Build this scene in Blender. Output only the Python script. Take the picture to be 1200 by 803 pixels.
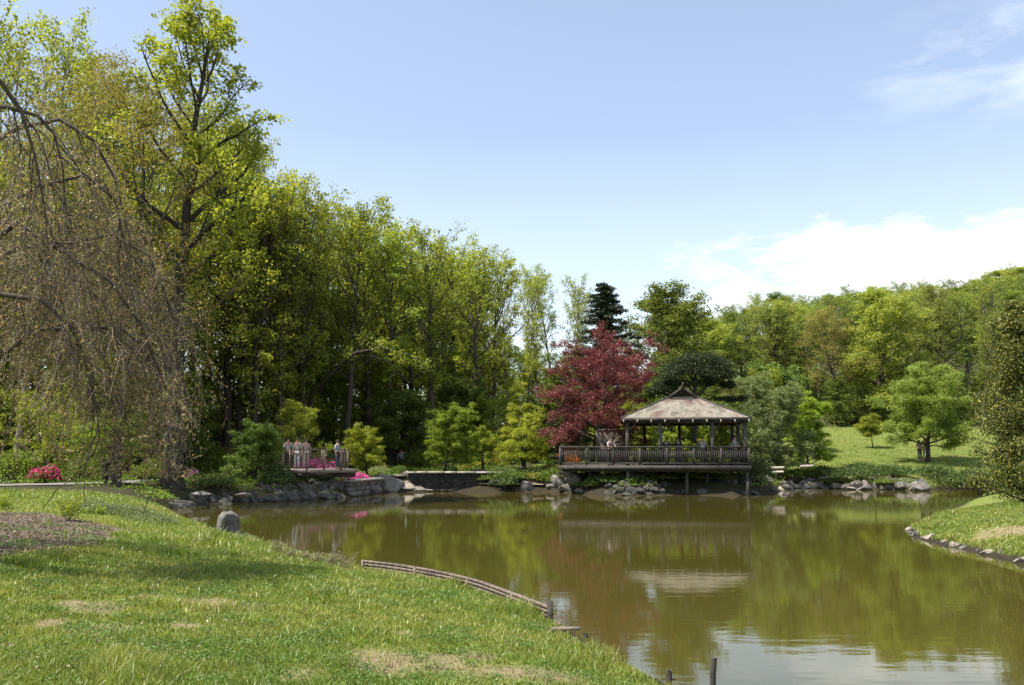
import bpy, bmesh, math
import numpy as np
from mathutils import Vector
for o in list(bpy.data.objects): bpy.data.objects.remove(o)
SC = bpy.context.scene
COL = SC.collection
R = math.radians
# ---------------------------------------------------------------- camera
EYE = 2.5; F = 1039.0; CX = 600.0; CY = 401.5
PITCH = math.atan(126.5 / F)
cam = bpy.data.cameras.new('camera'); cam.sensor_width = 36; cam.lens = F / 1200 * 36
cam.clip_start = 0.1; cam.clip_end = 3000
co = bpy.data.objects.new('camera', cam); COL.objects.link(co)
co.location = (0, 0, EYE); co.rotation_euler = (math.pi / 2 + PITCH, 0, 0); SC.camera = co
# ---------------------------------------------------------------- sun, sky, exposure
SUN_EL, SUN_AZ = R(61), R(-112)       # azimuth from +Y towards +X
sl = bpy.data.lights.new('sun', 'SUN'); sl.energy = 5.0; sl.angle = R(0.53); sl.color = (1, .95, .86)
so = bpy.data.objects.new('sun', sl); COL.objects.link(so)
SV = Vector((math.cos(SUN_EL) * math.sin(SUN_AZ), math.cos(SUN_EL) * math.cos(SUN_AZ), math.sin(SUN_EL)))
so.rotation_euler = SV.to_track_quat('Z', 'Y').to_euler(); so.location = (0, 0, 50)
SC.view_settings.view_transform = 'Standard'; SC.view_settings.look = 'None'
SC.view_settings.exposure = 0.90; SC.view_settings.gamma = 1
w = bpy.data.worlds.new('World'); SC.world = w; w.use_nodes = True
N, L = w.node_tree.nodes, w.node_tree.links; N.clear()
def wn(t, **k):
    n = N.new(t)
    for a, b in k.items(): setattr(n, a, b)
    return n
def wmath(op, a, b=None, c=None, clamp=False):
    n = wn('ShaderNodeMath', operation=op, use_clamp=clamp)
    for i, v in enumerate((a, b, c)):
        if v is None: continue
        if isinstance(v, (int, float)): n.inputs[i].default_value = v
        else: L.new(v, n.inputs[i])
    return n.outputs[0]
sky = wn('ShaderNodeTexSky', sky_type='NISHITA', sun_disc=False, sun_elevation=SUN_EL, sun_rotation=SUN_AZ % (2 * math.pi))
sky.air_density = 1.0; sky.dust_density = 1.5; sky.ozone_density = 1.2
tc = wn('ShaderNodeTexCoord'); sp = wn('ShaderNodeSeparateXYZ'); L.new(tc.outputs['Generated'], sp.inputs[0])
X, Z = sp.outputs[0], sp.outputs[2]
mp = wn('ShaderNodeMapping'); mp.inputs['Scale'].default_value = (3, 3, 9); L.new(tc.outputs['Generated'], mp.inputs[0])
n1 = wn('ShaderNodeTexNoise'); n1.inputs['Scale'].default_value = 2.2; n1.inputs['Detail'].default_value = 7; n1.inputs['Roughness'].default_value = .6
L.new(mp.outputs[0], n1.inputs[0]); NZ = wmath('SUBTRACT', n1.outputs[0], .5)
zb = wmath('MULTIPLY_ADD', X, .24, .165)
a = wmath('MULTIPLY', wmath('SUBTRACT', zb, Z), 11)
a = wmath('ADD', a, wmath('MULTIPLY', NZ, 4.0), clamp=True)
side = wmath('MULTIPLY', wmath('SUBTRACT', X, .08), 6.5, clamp=True)
bank = wmath('MULTIPLY', a, side)
hz = wmath('MULTIPLY_ADD', wmath('SUBTRACT', .34, Z, clamp=True), 1.1, .10, clamp=True)            # thin veil towards the horizon
dx = wmath('MULTIPLY', wmath('SUBTRACT', X, .50), 6.0); dz = wmath('MULTIPLY', wmath('SUBTRACT', Z, .375), 17)
rr = wmath('ADD', wmath('MULTIPLY', dx, dx), wmath('MULTIPLY', dz, dz))
wisp = wmath('MULTIPLY', wmath('SUBTRACT', 1.25, rr, clamp=True), wmath('MULTIPLY_ADD', NZ, 3.0, .45, clamp=True))
wisp = wmath('MULTIPLY', wisp, .5)
veil = wmath('MULTIPLY', wmath('MULTIPLY', wmath('SUBTRACT', X, .1), 1.6, clamp=True), wmath('MULTIPLY_ADD', NZ, .9, .22, clamp=True))
m = wmath('MAXIMUM', wmath('MAXIMUM', bank, wisp), wmath('MAXIMUM', hz, veil))
mix = wn('ShaderNodeMix', data_type='RGBA'); L.new(m, mix.inputs[0])
hs = wn('ShaderNodeHueSaturation'); hs.inputs['Saturation'].default_value = .92; hs.inputs['Value'].default_value = .85
L.new(sky.outputs[0], hs.inputs['Color']); L.new(hs.outputs[0], mix.inputs[6]); mix.inputs[7].default_value = (5.3, 5.5, 5.75, 1)
bg = wn('ShaderNodeBackground'); bg.inputs[1].default_value = .15; L.new(mix.outputs[2], bg.inputs[0])
wo = wn('ShaderNodeOutputWorld'); L.new(bg.outputs[0], wo.inputs[0])
cy = SC.cycles
cy.max_bounces = 7; cy.diffuse_bounces = 4; cy.glossy_bounces = 3; cy.transmission_bounces = 4
cy.use_denoising = True; cy.denoiser = 'OPENIMAGEDENOISE'; cy.denoising_prefilter = 'ACCURATE'
cy.sample_clamp_indirect = 4.0
# ---------------------------------------------------------------- pixel <-> world helpers (for laying out plan positions)
cp, spi = math.cos(PITCH), math.sin(PITCH)
def ray(px, py):
    v = np.array([(px - CX) / F, cp + (py - CY) / F * spi, spi - (py - CY) / F * cp]); return v
def W(px, py, Y):
    r = ray(px, py); k = Y / r[1]; return np.array([r[0] * k, Y, EYE + r[2] * k])
def G(px, py, z=0.0):
    r = ray(px, py); k = (z - EYE) / r[2]; return np.array([r[0] * k, r[1] * k, z])
# ---------------------------------------------------------------- object helpers
def tag(o, label=None, cat=None, group=None, kind=None):
    if label: o['label'] = label
    if cat: o['category'] = cat
    if group: o['group'] = group
    if kind: o['kind'] = kind
    return o
def empty(name, loc=(0, 0, 0), rz=0.0, **k):
    o = bpy.data.objects.new(name, None); COL.objects.link(o); o.empty_display_size = .2
    o.location = loc; o.rotation_euler = (0, 0, rz); return tag(o, **k)
def link(name, me, parent=None, loc=(0, 0, 0), rz=0.0, sc=None, **k):
    o = bpy.data.objects.new(name, me); COL.objects.link(o); o.parent = parent
    o.location = loc; o.rotation_euler = (0, 0, rz)
    if sc is not None: o.scale = sc if hasattr(sc, '__len__') else (sc,) * 3
    return tag(o, **k)
def copy_tree(o, parent=None):
    c = o.copy(); COL.objects.link(c); c.parent = parent
    for ch in o.children: copy_tree(ch, c)
    return c
class MB:
    """collects vertices and faces; one mesh object out"""
    def __init__(s): s.v = []; s.f = []; s.n = 0; s.mi = []; s.cur = 0
    def add(s, v, f):
        v = np.asarray(v, float).reshape(-1, 3); f = np.asarray(f, int)
        s.v.append(v); s.f.append(f + s.n); s.n += len(v); s.mi.append(np.full(len(f), s.cur)); return s
    def box(s, c, size, rot=None, taper=1.0):
        x, y, z = [q / 2 for q in size]
        v = np.array([(-x, -y, -z), (x, -y, -z), (x, y, -z), (-x, y, -z), (-x * taper, -y * taper, z), (x * taper, -y * taper, z), (x * taper, y * taper, z), (-x * taper, y * taper, z)])
        if rot is not None:
            if np.isscalar(rot):
                ca, sa = math.cos(rot), math.sin(rot); rot = np.array([[ca, -sa, 0], [sa, ca, 0], [0, 0, 1]])
            v = v @ np.asarray(rot).T
        return s.add(v + np.asarray(c, float), [(3, 2, 1, 0), (4, 5, 6, 7), (0, 1, 5, 4), (1, 2, 6, 5), (2, 3, 7, 6), (3, 0, 4, 7)])
    def bar(s, a, b, w, h=None):
        a = np.array(a, float); b = np.array(b, float); d = b - a; l = np.linalg.norm(d); d /= l
        up = np.array([0, 0, 1.0]) if abs(d[2]) < .95 else np.array([0, 1.0, 0]); u = np.cross(d, up); u /= np.linalg.norm(u); v = np.cross(u, d)
        return s.box((a + b) / 2, (w, l, h or w), np.stack([u, d, v], 1))
    def tube(s, pts, rad, sides=6, cap=True):
        pts = np.asarray(pts, float)[None]; rad = np.broadcast_to(np.asarray(rad, float), pts.shape[1])[None]
        v, f = tubes(pts, rad, sides); s.add(v, f)
        return s
    def build(s, name, mat, parent=None, smooth=False, **k):
        me = meshdata(name, np.concatenate(s.v), s.f, mat, smooth, np.concatenate(s.mi)); return link(name, me, parent, **k)
def meshdata(name, v, fl, mat, smooth=False, mi=None):
    """v (n,3); fl list of (k,3|4) face arrays"""
    if isinstance(fl, np.ndarray): fl = [fl]
    v = np.asarray(v, float)
    me = bpy.data.meshes.new(name)
    loops = np.concatenate([f.ravel() for f in fl]).astype(np.int32)
    tot = np.concatenate([np.full(len(f), f.shape[1]) for f in fl]).astype(np.int32)
    st = np.concatenate([[0], np.cumsum(tot)[:-1]]).astype(np.int32)
    me.vertices.add(len(v)); me.vertices.foreach_set('co', v.astype(np.float32).ravel())
    me.loops.add(len(loops)); me.loops.foreach_set('vertex_index', loops)
    me.polygons.add(len(tot)); me.polygons.foreach_set('loop_start', st); me.polygons.foreach_set('loop_total', tot)
    if smooth: me.polygons.foreach_set('use_smooth', np.ones(len(tot), bool))
    if mi is not None: me.polygons.foreach_set('material_index', np.asarray(mi, np.int32))
    for q in (mat if isinstance(mat, (list, tuple)) else [mat]): me.materials.append(q)
    me.update(calc_edges=True); me.validate(); return me
def nrm(a): return a / np.maximum(np.linalg.norm(a, axis=-1, keepdims=True), 1e-9)
def tubes(P, Rr, sides=4):
    B, n, _ = P.shape
    T = np.empty_like(P); T[:, 1:-1] = P[:, 2:] - P[:, :-2]; T[:, 0] = P[:, 1] - P[:, 0]; T[:, -1] = P[:, -1] - P[:, -2]; T = nrm(T)
    ref = np.broadcast_to(np.array([.31, .17, .93]), T.shape).copy(); ref[np.abs((T * ref).sum(-1)) > .97] = (1, 0, 0)
    U = nrm(np.cross(T, ref)); V = np.cross(T, U)
    an = np.arange(sides) * 2 * np.pi / sides
    ring = U[:, :, None] * np.cos(an)[None, None, :, None] + V[:, :, None] * np.sin(an)[None, None, :, None]
    v = P[:, :, None] + ring * Rr[:, :, None, None]
    i = np.arange(B * n * sides).reshape(B, n, sides)
    a = i[:, :-1]; b = i[:, 1:]
    f = np.stack([a, np.roll(a, -1, 2), np.roll(b, -1, 2), b], -1).reshape(-1, 4)
    return v.reshape(-1, 3), f
# ---------------------------------------------------------------- materials
def _nodes(name):
    m = bpy.data.materials.new(name); m.use_nodes = True; nt = m.node_tree; nt.nodes.clear()
    out = nt.nodes.new('ShaderNodeOutputMaterial'); return m, nt, out
def _noise(nt, scale, detail=5, rough=.55, src='Object', stretch=None):
    t = nt.nodes.new('ShaderNodeTexCoord'); n = nt.nodes.new('ShaderNodeTexNoise')
    n.inputs['Scale'].default_value = scale; n.inputs['Detail'].default_value = detail; n.inputs['Roughness'].default_value = rough
    s = t.outputs[src] if src != 'Position' else nt.nodes.new('ShaderNodeNewGeometry').outputs['Position']
    if stretch:
        mpn = nt.nodes.new('ShaderNodeMapping'); mpn.inputs['Scale'].default_value = stretch; nt.links.new(s, mpn.inputs[0]); s = mpn.outputs[0]
    nt.links.new(s, n.inputs['Vector']); return n.outputs[0]
def _ramp(nt, fac, stops):
    r = nt.nodes.new('ShaderNodeValToRGB'); e = r.color_ramp.elements
    while len(e) < len(stops): e.new(.5)
    for q, (p, c) in zip(e, stops): q.position = p; q.color = (*c, 1)
    nt.links.new(fac, r.inputs[0]); return r.outputs[0]
def _mix(nt, fac, a, b, mode='MIX'):
    n = nt.nodes.new('ShaderNodeMix'); n.data_type = 'RGBA'; n.blend_type = mode
    for i, v in ((0, fac), (6, a), (7, b)):
        if isinstance(v, bpy.types.NodeSocket): nt.links.new(v, n.inputs[i])
        elif i == 0: n.inputs[0].default_value = v
        else: n.inputs[i].default_value = (*v, 1)
    return n.outputs[2]
def _math(nt, op, a, b=0.0, clamp=False):
    n = nt.nodes.new('ShaderNodeMath'); n.operation = op; n.use_clamp = clamp
    for i, v in enumerate((a, b)):
        if isinstance(v, bpy.types.NodeSocket): nt.links.new(v, n.inputs[i])
        else: n.inputs[i].default_value = v
    return n.outputs[0]
def surf(name, c1, c2, scale=3, rough=.8, bump=.4, bscale=None, c3=None, stretch=None, src='Object', spec=.3):
    m, nt, out = _nodes(name); b = nt.nodes.new('ShaderNodeBsdfPrincipled'); b.inputs['Roughness'].default_value = rough
    b.inputs['Specular IOR Level'].default_value = spec
    n = _noise(nt, scale, 6, .6, src, stretch)
    stops = [(.32, c1), (.66, c2)] if c3 is None else [(.3, c1), (.52, c2), (.72, c3)]
    nt.links.new(_ramp(nt, n, stops), b.inputs['Base Color'])
    if bump:
        bn = nt.nodes.new('ShaderNodeBump'); bn.inputs['Strength'].default_value = bump; bn.inputs['Distance'].default_value = .05
        nt.links.new(_noise(nt, bscale or scale * 4, 6, .65, src, stretch), bn.inputs['Height']); nt.links.new(bn.outputs[0], b.inputs['Normal'])
    nt.links.new(b.outputs[0], out.inputs[0]); return m
def leaf(name, ca, cb, trans=.45, cc=None, pscale=.35, vary=.25, rough=.5, tint=(1.25, 1.15, .55)):
    """leaf colour ca..cb by leaf, patchy by noise, a little by tree"""
    m, nt, out = _nodes(name)
    g = nt.nodes.new('ShaderNodeNewGeometry'); oi = nt.nodes.new('ShaderNodeObjectInfo')
    c = _ramp(nt, g.outputs['Random Per Island'], [(0, ca), (.8, cb)] if cc is None else [(0, ca), (.55, cb), (.93, cc)])
    hsn = nt.nodes.new('ShaderNodeHueSaturation')
    nt.links.new(c, hsn.inputs['Color'])
    v1 = _math(nt, 'MULTIPLY', _math(nt, 'SUBTRACT', oi.outputs['Random'], .5), vary * 1.6)
    v2 = _math(nt, 'MULTIPLY', _math(nt, 'SUBTRACT', _noise(nt, pscale, 3), .5), 1.0)
    nt.links.new(_math(nt, 'ADD', _math(nt, 'ADD', v1, v2), 1.0), hsn.inputs['Value'])
    wn_ = nt.nodes.new('ShaderNodeTexWhiteNoise'); wn_.noise_dimensions = '1D'; nt.links.new(oi.outputs['Random'], wn_.inputs['W'])
    nt.links.new(_math(nt, 'ADD', _math(nt, 'MULTIPLY', _math(nt, 'SUBTRACT', wn_.outputs[0], .5), vary * .07), .5), hsn.inputs['Hue'])
    col = hsn.outputs[0]
    p = nt.nodes.new('ShaderNodeBsdfPrincipled'); p.inputs['Roughness'].default_value = rough; p.inputs['Specular IOR Level'].default_value = .35
    t = nt.nodes.new('ShaderNodeBsdfTranslucent'); ms = nt.nodes.new('ShaderNodeMixShader'); ms.inputs[0].default_value = trans
    nt.links.new(col, p.inputs['Base Color']); nt.links.new(_mix(nt, 1.0, col, tint, 'MULTIPLY'), t.inputs[0])
    nt.links.new(p.outputs[0], ms.inputs[1]); nt.links.new(t.outputs[0], ms.inputs[2]); nt.links.new(ms.outputs[0], out.inputs[0]); return m
MT = {}
MT['tulip'] = leaf('fresh_leaf', (.19, .25, .034), (.32, .375, .058), .58, vary=.3)
MT['tulip2'] = leaf('yellow_green_leaf', (.215, .27, .038), (.35, .39, .062), .58, vary=.25)
MT['olive'] = leaf('olive_bud_leaf', (.17, .18, .045), (.28, .27, .07), .45, cc=(.28, .20, .07), vary=.2)
MT['hill'] = leaf('hillside_leaf', (.14, .195, .04), (.245, .30, .065), .55, vary=.45, pscale=.2)
MT['dark'] = leaf('dark_leaf', (.105, .16, .024), (.195, .265, .04), .48)
MT['maple'] = leaf('bright_maple_leaf', (.17, .25, .025), (.29, .37, .045), .52, vary=.25)
MT['lime'] = leaf('lime_leaf', (.22, .29, .02), (.38, .42, .05), .45, vary=.1)
MT['red'] = leaf('red_maple_leaf', (.075, .019, .019), (.17, .045, .044), .4, cc=(.26, .09, .08), vary=.1, tint=(1.2, .75, .75), pscale=.9)
MT['pine'] = leaf('pine_needle', (.014, .025, .007), (.036, .052, .010), .15, vary=.1)
MT['spruce'] = leaf('spruce_needle', (.014, .024, .009), (.034, .047, .016), .12, vary=.1)
MT['cypress'] = leaf('cypress_spray', (.018, .030, .008), (.065, .085, .016), .22, cc=(.30, .29, .05), vary=.1, pscale=2.2)
MT['willow'] = leaf('grey_green_leaf', (.11, .155, .055), (.20, .25, .095), .4, vary=.1)
MT['shrub'] = leaf('shrub_leaf', (.07, .12, .02), (.16, .22, .035), .35, vary=.2)
MT['yshrub'] = leaf('golden_green_leaf', (.17, .20, .025), (.32, .31, .05), .35, vary=.15)
MT['oshrub'] = leaf('orange_green_leaf', (.20, .16, .02), (.42, .16, .03), .35, cc=(.5, .08, .03), vary=.15)
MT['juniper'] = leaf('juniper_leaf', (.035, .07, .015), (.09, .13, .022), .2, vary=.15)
MT['cover'] = leaf('grey_cover_leaf', (.13, .17, .07), (.24, .28, .12), .3, vary=.15)
MT['pink'] = leaf('pink_blossom', (.50, .05, .26), (.75, .16, .45), .35, vary=.1, tint=(1.1, .9, 1.0))
MT['purple'] = leaf('purple_blossom', (.40, .06, .33), (.62, .16, .5), .35, vary=.1, tint=(1.1, .9, 1.0))
MT['magenta'] = leaf('magenta_blossom', (.42, .02, .13), (.65, .05, .22), .35, vary=.1, tint=(1.1, .9, 1.0))
MT['bud'] = leaf('opening_bud', (.17, .16, .06), (.28, .30, .09), .4, cc=(.5, .3, .2), vary=.1)
MT['grass'] = leaf('grass_blade', (.10, .17, .022), (.21, .27, .045), .42, cc=(.36, .33, .12), pscale=.9, vary=.0)
MT['chip'] = leaf('wood_chip', (.05, .034, .024), (.17, .125, .085), .0, cc=(.34, .28, .21), vary=0, pscale=2)
def grass_material():
    m, nt, out = _nodes('grass_blade'); g = nt.nodes.new('ShaderNodeNewGeometry')
    lush = _ramp(nt, g.outputs['Random Per Island'], [(0, (.10, .165, .022)), (.8, (.205, .28, .042)), (.96, (.30, .30, .10))])
    pale = _ramp(nt, g.outputs['Random Per Island'], [(0, (.17, .205, .035)), (.7, (.30, .325, .065)), (.93, (.46, .41, .17))])
    big = _math(nt, 'MULTIPLY', _math(nt, 'SUBTRACT', _noise(nt, .55, 5, .65, 'Position'), .40), 3.6, True)
    c = _mix(nt, big, lush, pale); fine = _noise(nt, 3.2, 4, .6, 'Position')
    h = nt.nodes.new('ShaderNodeHueSaturation'); nt.links.new(c, h.inputs['Color']); nt.links.new(_math(nt, 'ADD', _math(nt, 'MULTIPLY', fine, 1.3), .35), h.inputs['Value']); c = h.outputs[0]
    p = nt.nodes.new('ShaderNodeBsdfPrincipled'); p.inputs['Roughness'].default_value = .42; p.inputs['Specular IOR Level'].default_value = .5; nt.links.new(c, p.inputs['Base Color'])
    t = nt.nodes.new('ShaderNodeBsdfTranslucent'); nt.links.new(_mix(nt, 1.0, c, (1.2, 1.15, .6), 'MULTIPLY'), t.inputs[0]); ms = nt.nodes.new('ShaderNodeMixShader'); ms.inputs[0].default_value = .4
    nt.links.new(p.outputs[0], ms.inputs[1]); nt.links.new(t.outputs[0], ms.inputs[2]); nt.links.new(ms.outputs[0], out.inputs[0]); return m
MT['grass'] = grass_material()
MT['reed'] = leaf('dry_stem_leaf', (.16, .15, .08), (.30, .27, .16), .2, vary=.1)
MT['bark'] = surf('grey_bark', (.03, .025, .02), (.095, .08, .065), 2.5, .9, .8, 14, stretch=(3, 3, .6))
MT['bark2'] = surf('pale_bark', (.09, .08, .065), (.21, .19, .16), 2.5, .9, .7, 14, stretch=(3, 3, .6))
MT['dbark'] = surf('dark_bark', (.018, .015, .012), (.06, .05, .04), 3, .9, .8, 16, stretch=(3, 3, .6))
MT['twig'] = surf('weeping_twig_bark', (.07, .05, .038), (.22, .165, .13), 4, .75, .2)
MT['wbark'] = surf('cherry_bark', (.035, .027, .022), (.11, .085, .07), 5, .85, .5, 18)
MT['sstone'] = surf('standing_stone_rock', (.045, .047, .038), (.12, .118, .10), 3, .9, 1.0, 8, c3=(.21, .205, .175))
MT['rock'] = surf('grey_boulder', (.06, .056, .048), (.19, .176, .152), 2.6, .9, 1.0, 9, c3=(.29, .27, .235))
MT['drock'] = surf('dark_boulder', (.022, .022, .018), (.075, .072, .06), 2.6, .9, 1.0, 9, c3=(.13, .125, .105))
MT['trock'] = surf('tan_boulder', (.16, .13, .10), (.34, .30, .24), 2.6, .9, .8, 9, c3=(.28, .20, .15))
MT['flag'] = surf('flagstone', (.22, .20, .17), (.42, .38, .32), 1.8, .85, .5, 8)
MT['dflag'] = surf('dark_stacked_stone', (.02, .018, .016), (.065, .06, .052), 2.8, .9, .9, 7)
MT['wood'] = surf('weathered_timber', (.034, .031, .026), (.078, .072, .062), 2.2, .85, .4, 12, stretch=(1, 1, .3))
MT['dwood'] = surf('dark_timber', (.03, .026, .022), (.075, .065, .055), 2.2, .85, .4, 12)
MT['plank'] = surf('deck_plank', (.24, .21, .17), (.38, .33, .27), 3, .8, .3, 12)
MT['edging'] = surf('edging_timber', (.10, .075, .06), (.24, .19, .15), 3, .8, .5, 16, stretch=(.4, .4, 4))
MT['metal'] = surf('bronze_metal', (.06, .048, .04), (.10, .08, .065), 5, .45, .1, spec=.5)
MT['rail'] = surf('brown_rail', (.16, .115, .085), (.24, .18, .14), 5, .6, .1)
MT['path'] = surf('path_paving', (.13, .125, .11), (.20, .19, .17), 1.2, .9, .3, 30, src='Position')
MT['sand'] = surf('sand', (.24, .19, .135), (.34, .28, .21), 2, .95, .4, 20, src='Position')
MT['concrete'] = surf('concrete', (.16, .155, .145), (.27, .26, .24), 2, .9, .4, 10)
MT['screen'] = surf('screen_panel', (.10, .085, .065), (.17, .15, .12), 2, .85, .2, 10)
MT['log'] = surf('bleached_log', (.30, .26, .21), (.48, .43, .35), 3, .8, .5, 10)
# ---------------------------------------------------------------- terrain function
FAR = [(186, 599), (205, 595), (240, 591), (300, 589), (345, 587), (410, 583), (440, 577.5), (520, 576), (580, 577), (640, 576), (690, 580), (735, 581), (800, 580), (860, 581), (905, 578), (925, 572.5), (960, 572), (1000, 574), (1050, 574), (1080, 575.5), (1100, 573.5), (1150, 573), (1176, 574)]
NEAR = [(200, 605), (232, 617), (262, 628), (300, 638), (350, 652), (400, 664), (440, 673), (500, 682), (560, 694), (610, 714), (648, 738), (690, 760), (730, 782), (775, 810)]
PEN_B = [(1168, 581), (1135, 590), (1105, 602), (1078, 613), (1066, 621)]
PEN_F = [(1072, 629), (1100, 637), (1150, 648), (1200, 660), (1300, 684), (1400, 710)]
poly = [G(*p)[:2] for p in FAR] + [G(*p)[:2] for p in PEN_B] + [G(*p)[:2] for p in PEN_F] + [(11, 8), (9, 3.5), (5.5, 3.2), (3.2, 5.2)] + [G(*p)[:2] for p in reversed(NEAR)]
poly = np.array(poly)
def fbm2(x, y, seed=0, oct=3):
    rg = np.random.RandomState(seed); s = 0.0; a = 1.0
    for o in range(oct):
        for k in range(4):
            th = rg.rand() * 6.283; ph = rg.rand() * 6.283; fq = (2 ** o) * (.7 + .6 * rg.rand())
            s = s + a * np.sin((x * math.cos(th) + y * math.sin(th)) * fq + ph)
        a *= .5
    return s / 4
def sdf(x, y):
    x = np.asarray(x, float); y = np.asarray(y, float); sh = np.broadcast(x, y).shape
    xf = np.broadcast_to(x, sh).ravel() + .12 * fbm2(*[np.broadcast_to(q, sh).ravel() * 1.6 for q in (x, y)], 5)
    yf = np.broadcast_to(y, sh).ravel()
    d = np.full(xf.shape, 1e9); ins = np.zeros(xf.shape, bool); n = len(poly)
    for i in range(n):
        a = poly[i]; b = poly[(i + 1) % n]; e = b - a
        t = np.clip(((xf - a[0]) * e[0] + (yf - a[1]) * e[1]) / (e @ e), 0, 1)
        d = np.minimum(d, (xf - a[0] - t * e[0]) ** 2 + (yf - a[1] - t * e[1]) ** 2)
        c = (a[1] > yf) != (b[1] > yf)
        xi = a[0] + (yf - a[1]) * e[0] / (e[1] if abs(e[1]) > 1e-9 else 1e-9)
        ins ^= c & (xf < xi)
    return (np.sqrt(d) * np.where(ins, -1, 1)).reshape(sh)
def sst(a, b, x):
    t = np.clip((x - a) / (b - a), 0, 1); return t * t * (3 - 2 * t)
def height(x, y, d=None):
    x = np.asarray(x, float); y = np.asarray(y, float)
    if d is None: d = sdf(x, y)
    near = 1 - sst(26, 36, y + .25 * np.abs(x + 10))
    pen = sst(9, 12, x) * (1 - sst(38, 46, y))
    far = 1 - np.maximum(near, pen)
    wdt = 1 / (near / 6.5 + pen / 2.6 + far / 1.0 + 1e-6)
    wdt = np.minimum(wdt, 7)
    H = near * (.95 + .42 * np.exp(-((x + 9.5) ** 2 / 30 + (y - 16) ** 2 / 40)) - .15 * sst(22, 32, y)) + pen * (.62 + .02 * np.maximum(0, x - 14)) * (1 - near) + far * (1 - pen) * 0
    H = H + far * 1.0
    right = sst(10, 22, x - (y - 60) * .1)
    H = H + (np.minimum(np.maximum(y, 61), 110) - 61) * (.075 * (1 - right) + .112 * right) + (np.minimum(np.maximum(y, 98), 215) - 98) * (.03 + right * (.16 + .06 * sst(40, 120, x)))
    H = H + sst(20, 60, -x - 5) * np.maximum(0, -x - 20) * .06
    H = H + fbm2(x * .25, y * .25, 2) * .10 * sst(2, 8, d) * (1 + sst(60, 120, y)) * np.where(right > .5, .5, 1)
    H = H + .020 * fbm2(x * 2.2, y * 2.2, 9) * sst(.3, 2, d)
    land = .05 + (H - .05) * (1 - np.exp(-np.maximum(d, 0) / wdt))
    wat = .05 + np.maximum(d, -4) * .35
    return np.where(d > 0, land, wat)
def ht(x, y): return float(height(np.array([x]), np.array([y]))[0])
def on(px, D): x = (px - CX) / F * D; x = float(x); return np.array([x, D, ht(x, D)])
def hit(px, py, far=260):
    r = ray(px, py); D = np.concatenate([np.arange(5, 40, .1), np.arange(40, far, .25)]); k = D / r[1]
    z = EYE + r[2] * k; h = height(r[0] * k, D); i = np.argmax(z < np.maximum(h, 0)); 
    if z[i] >= max(h[i], 0): i = len(D) - 1
    return np.array([r[0] * k[i], D[i], max(h[i], 0)])
# ---------------------------------------------------------------- ground sheet
def axis(half_pos, half_neg, c, k, du):
    up = np.arange(0, math.asinh(half_pos / k), du); un = np.arange(du, math.asinh(half_neg / k), du)
    return np.concatenate([-np.sinh(un[::-1]) * k, np.sinh(up) * k]) + c
gx = axis(900, 900, -1, 9, .0125); gy = axis(1500, 200, 10, 9, .0105)
XX, YY = np.meshgrid(gx, gy); DD = sdf(XX, YY); ZZ = height(XX, YY, DD)
ny, nx = XX.shape; idx = np.arange(nx * ny).reshape(ny, nx)
gf = np.stack([idx[:-1, :-1], idx[:-1, 1:], idx[1:, 1:], idx[1:, :-1]], -1).reshape(-1, 4)
MULCH_P = np.array([hit(*q)[:2] for q in [(-140, 601), (55, 601), (105, 611), (153, 622), (125, 634), (70, 646), (0, 654), (-140, 664)]])
def psdf(P, x, y):
    d = np.full(np.shape(x), 1e9); ins = np.zeros(np.shape(x), bool)
    for a, b in zip(P, np.roll(P, -1, 0)):
        e = b - a; t = np.clip(((x - a[0]) * e[0] + (y - a[1]) * e[1]) / (e @ e), 0, 1); d = np.minimum(d, (x - a[0] - t * e[0]) ** 2 + (y - a[1] - t * e[1]) ** 2)
        ins ^= ((a[1] > y) != (b[1] > y)) & (x < a[0] + (y - a[1]) * e[0] / (e[1] if abs(e[1]) > 1e-9 else 1e-9))
    return np.sqrt(d) * np.where(ins, -1, 1)
BARE = [(245, 705, 1.0, .33), (128, 737, .75, .28), (112, 715, .7, .25), (490, 775, 1.2, .42), (620, 790, .9, .3), (212, 735, .3, .2), (60, 733, .25, .2), (350, 795, .4, .3), (560, 770, .4, .25), (470, 745, .25, .2)]
BARE = [(hit(a_, b_)[:2], c_ * .72, d_ * .8) for a_, b_, c_, d_ in BARE]
BARE += [(hit(1190, 622)[:2], 1.1, .5), (hit(1150, 632)[:2], .5, .25)]
def mulch_mask(x, y):
    n = .35 * fbm2(x * 1.1, y * 1.1, 21)
    return 1 - sst(-.25, .35, psdf(MULCH_P, x, y) + n)
def bare_mask(x, y):
    m_ = np.zeros(np.broadcast(x, y).shape)
    n = 1.3 * fbm2(x * 3.2, y * 3.2, 33) + .8 * fbm2(x * 9, y * 9, 34)
    for (c_, a_, b_) in BARE:
        r = np.sqrt(((x - c_[0]) / a_) ** 2 + ((y - c_[1]) / (b_ * 1.8)) ** 2); m_ = np.maximum(m_, 1 - sst(.3, 1.35, r + .45 * n))
    return m_
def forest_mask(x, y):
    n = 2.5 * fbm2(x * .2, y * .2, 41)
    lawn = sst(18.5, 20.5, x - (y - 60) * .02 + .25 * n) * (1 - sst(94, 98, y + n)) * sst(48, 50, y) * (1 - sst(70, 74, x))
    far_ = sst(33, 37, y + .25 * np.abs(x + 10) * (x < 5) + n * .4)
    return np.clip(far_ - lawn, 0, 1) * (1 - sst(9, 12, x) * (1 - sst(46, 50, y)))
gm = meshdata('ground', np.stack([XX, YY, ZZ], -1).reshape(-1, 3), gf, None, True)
gm.materials.clear()
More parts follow.
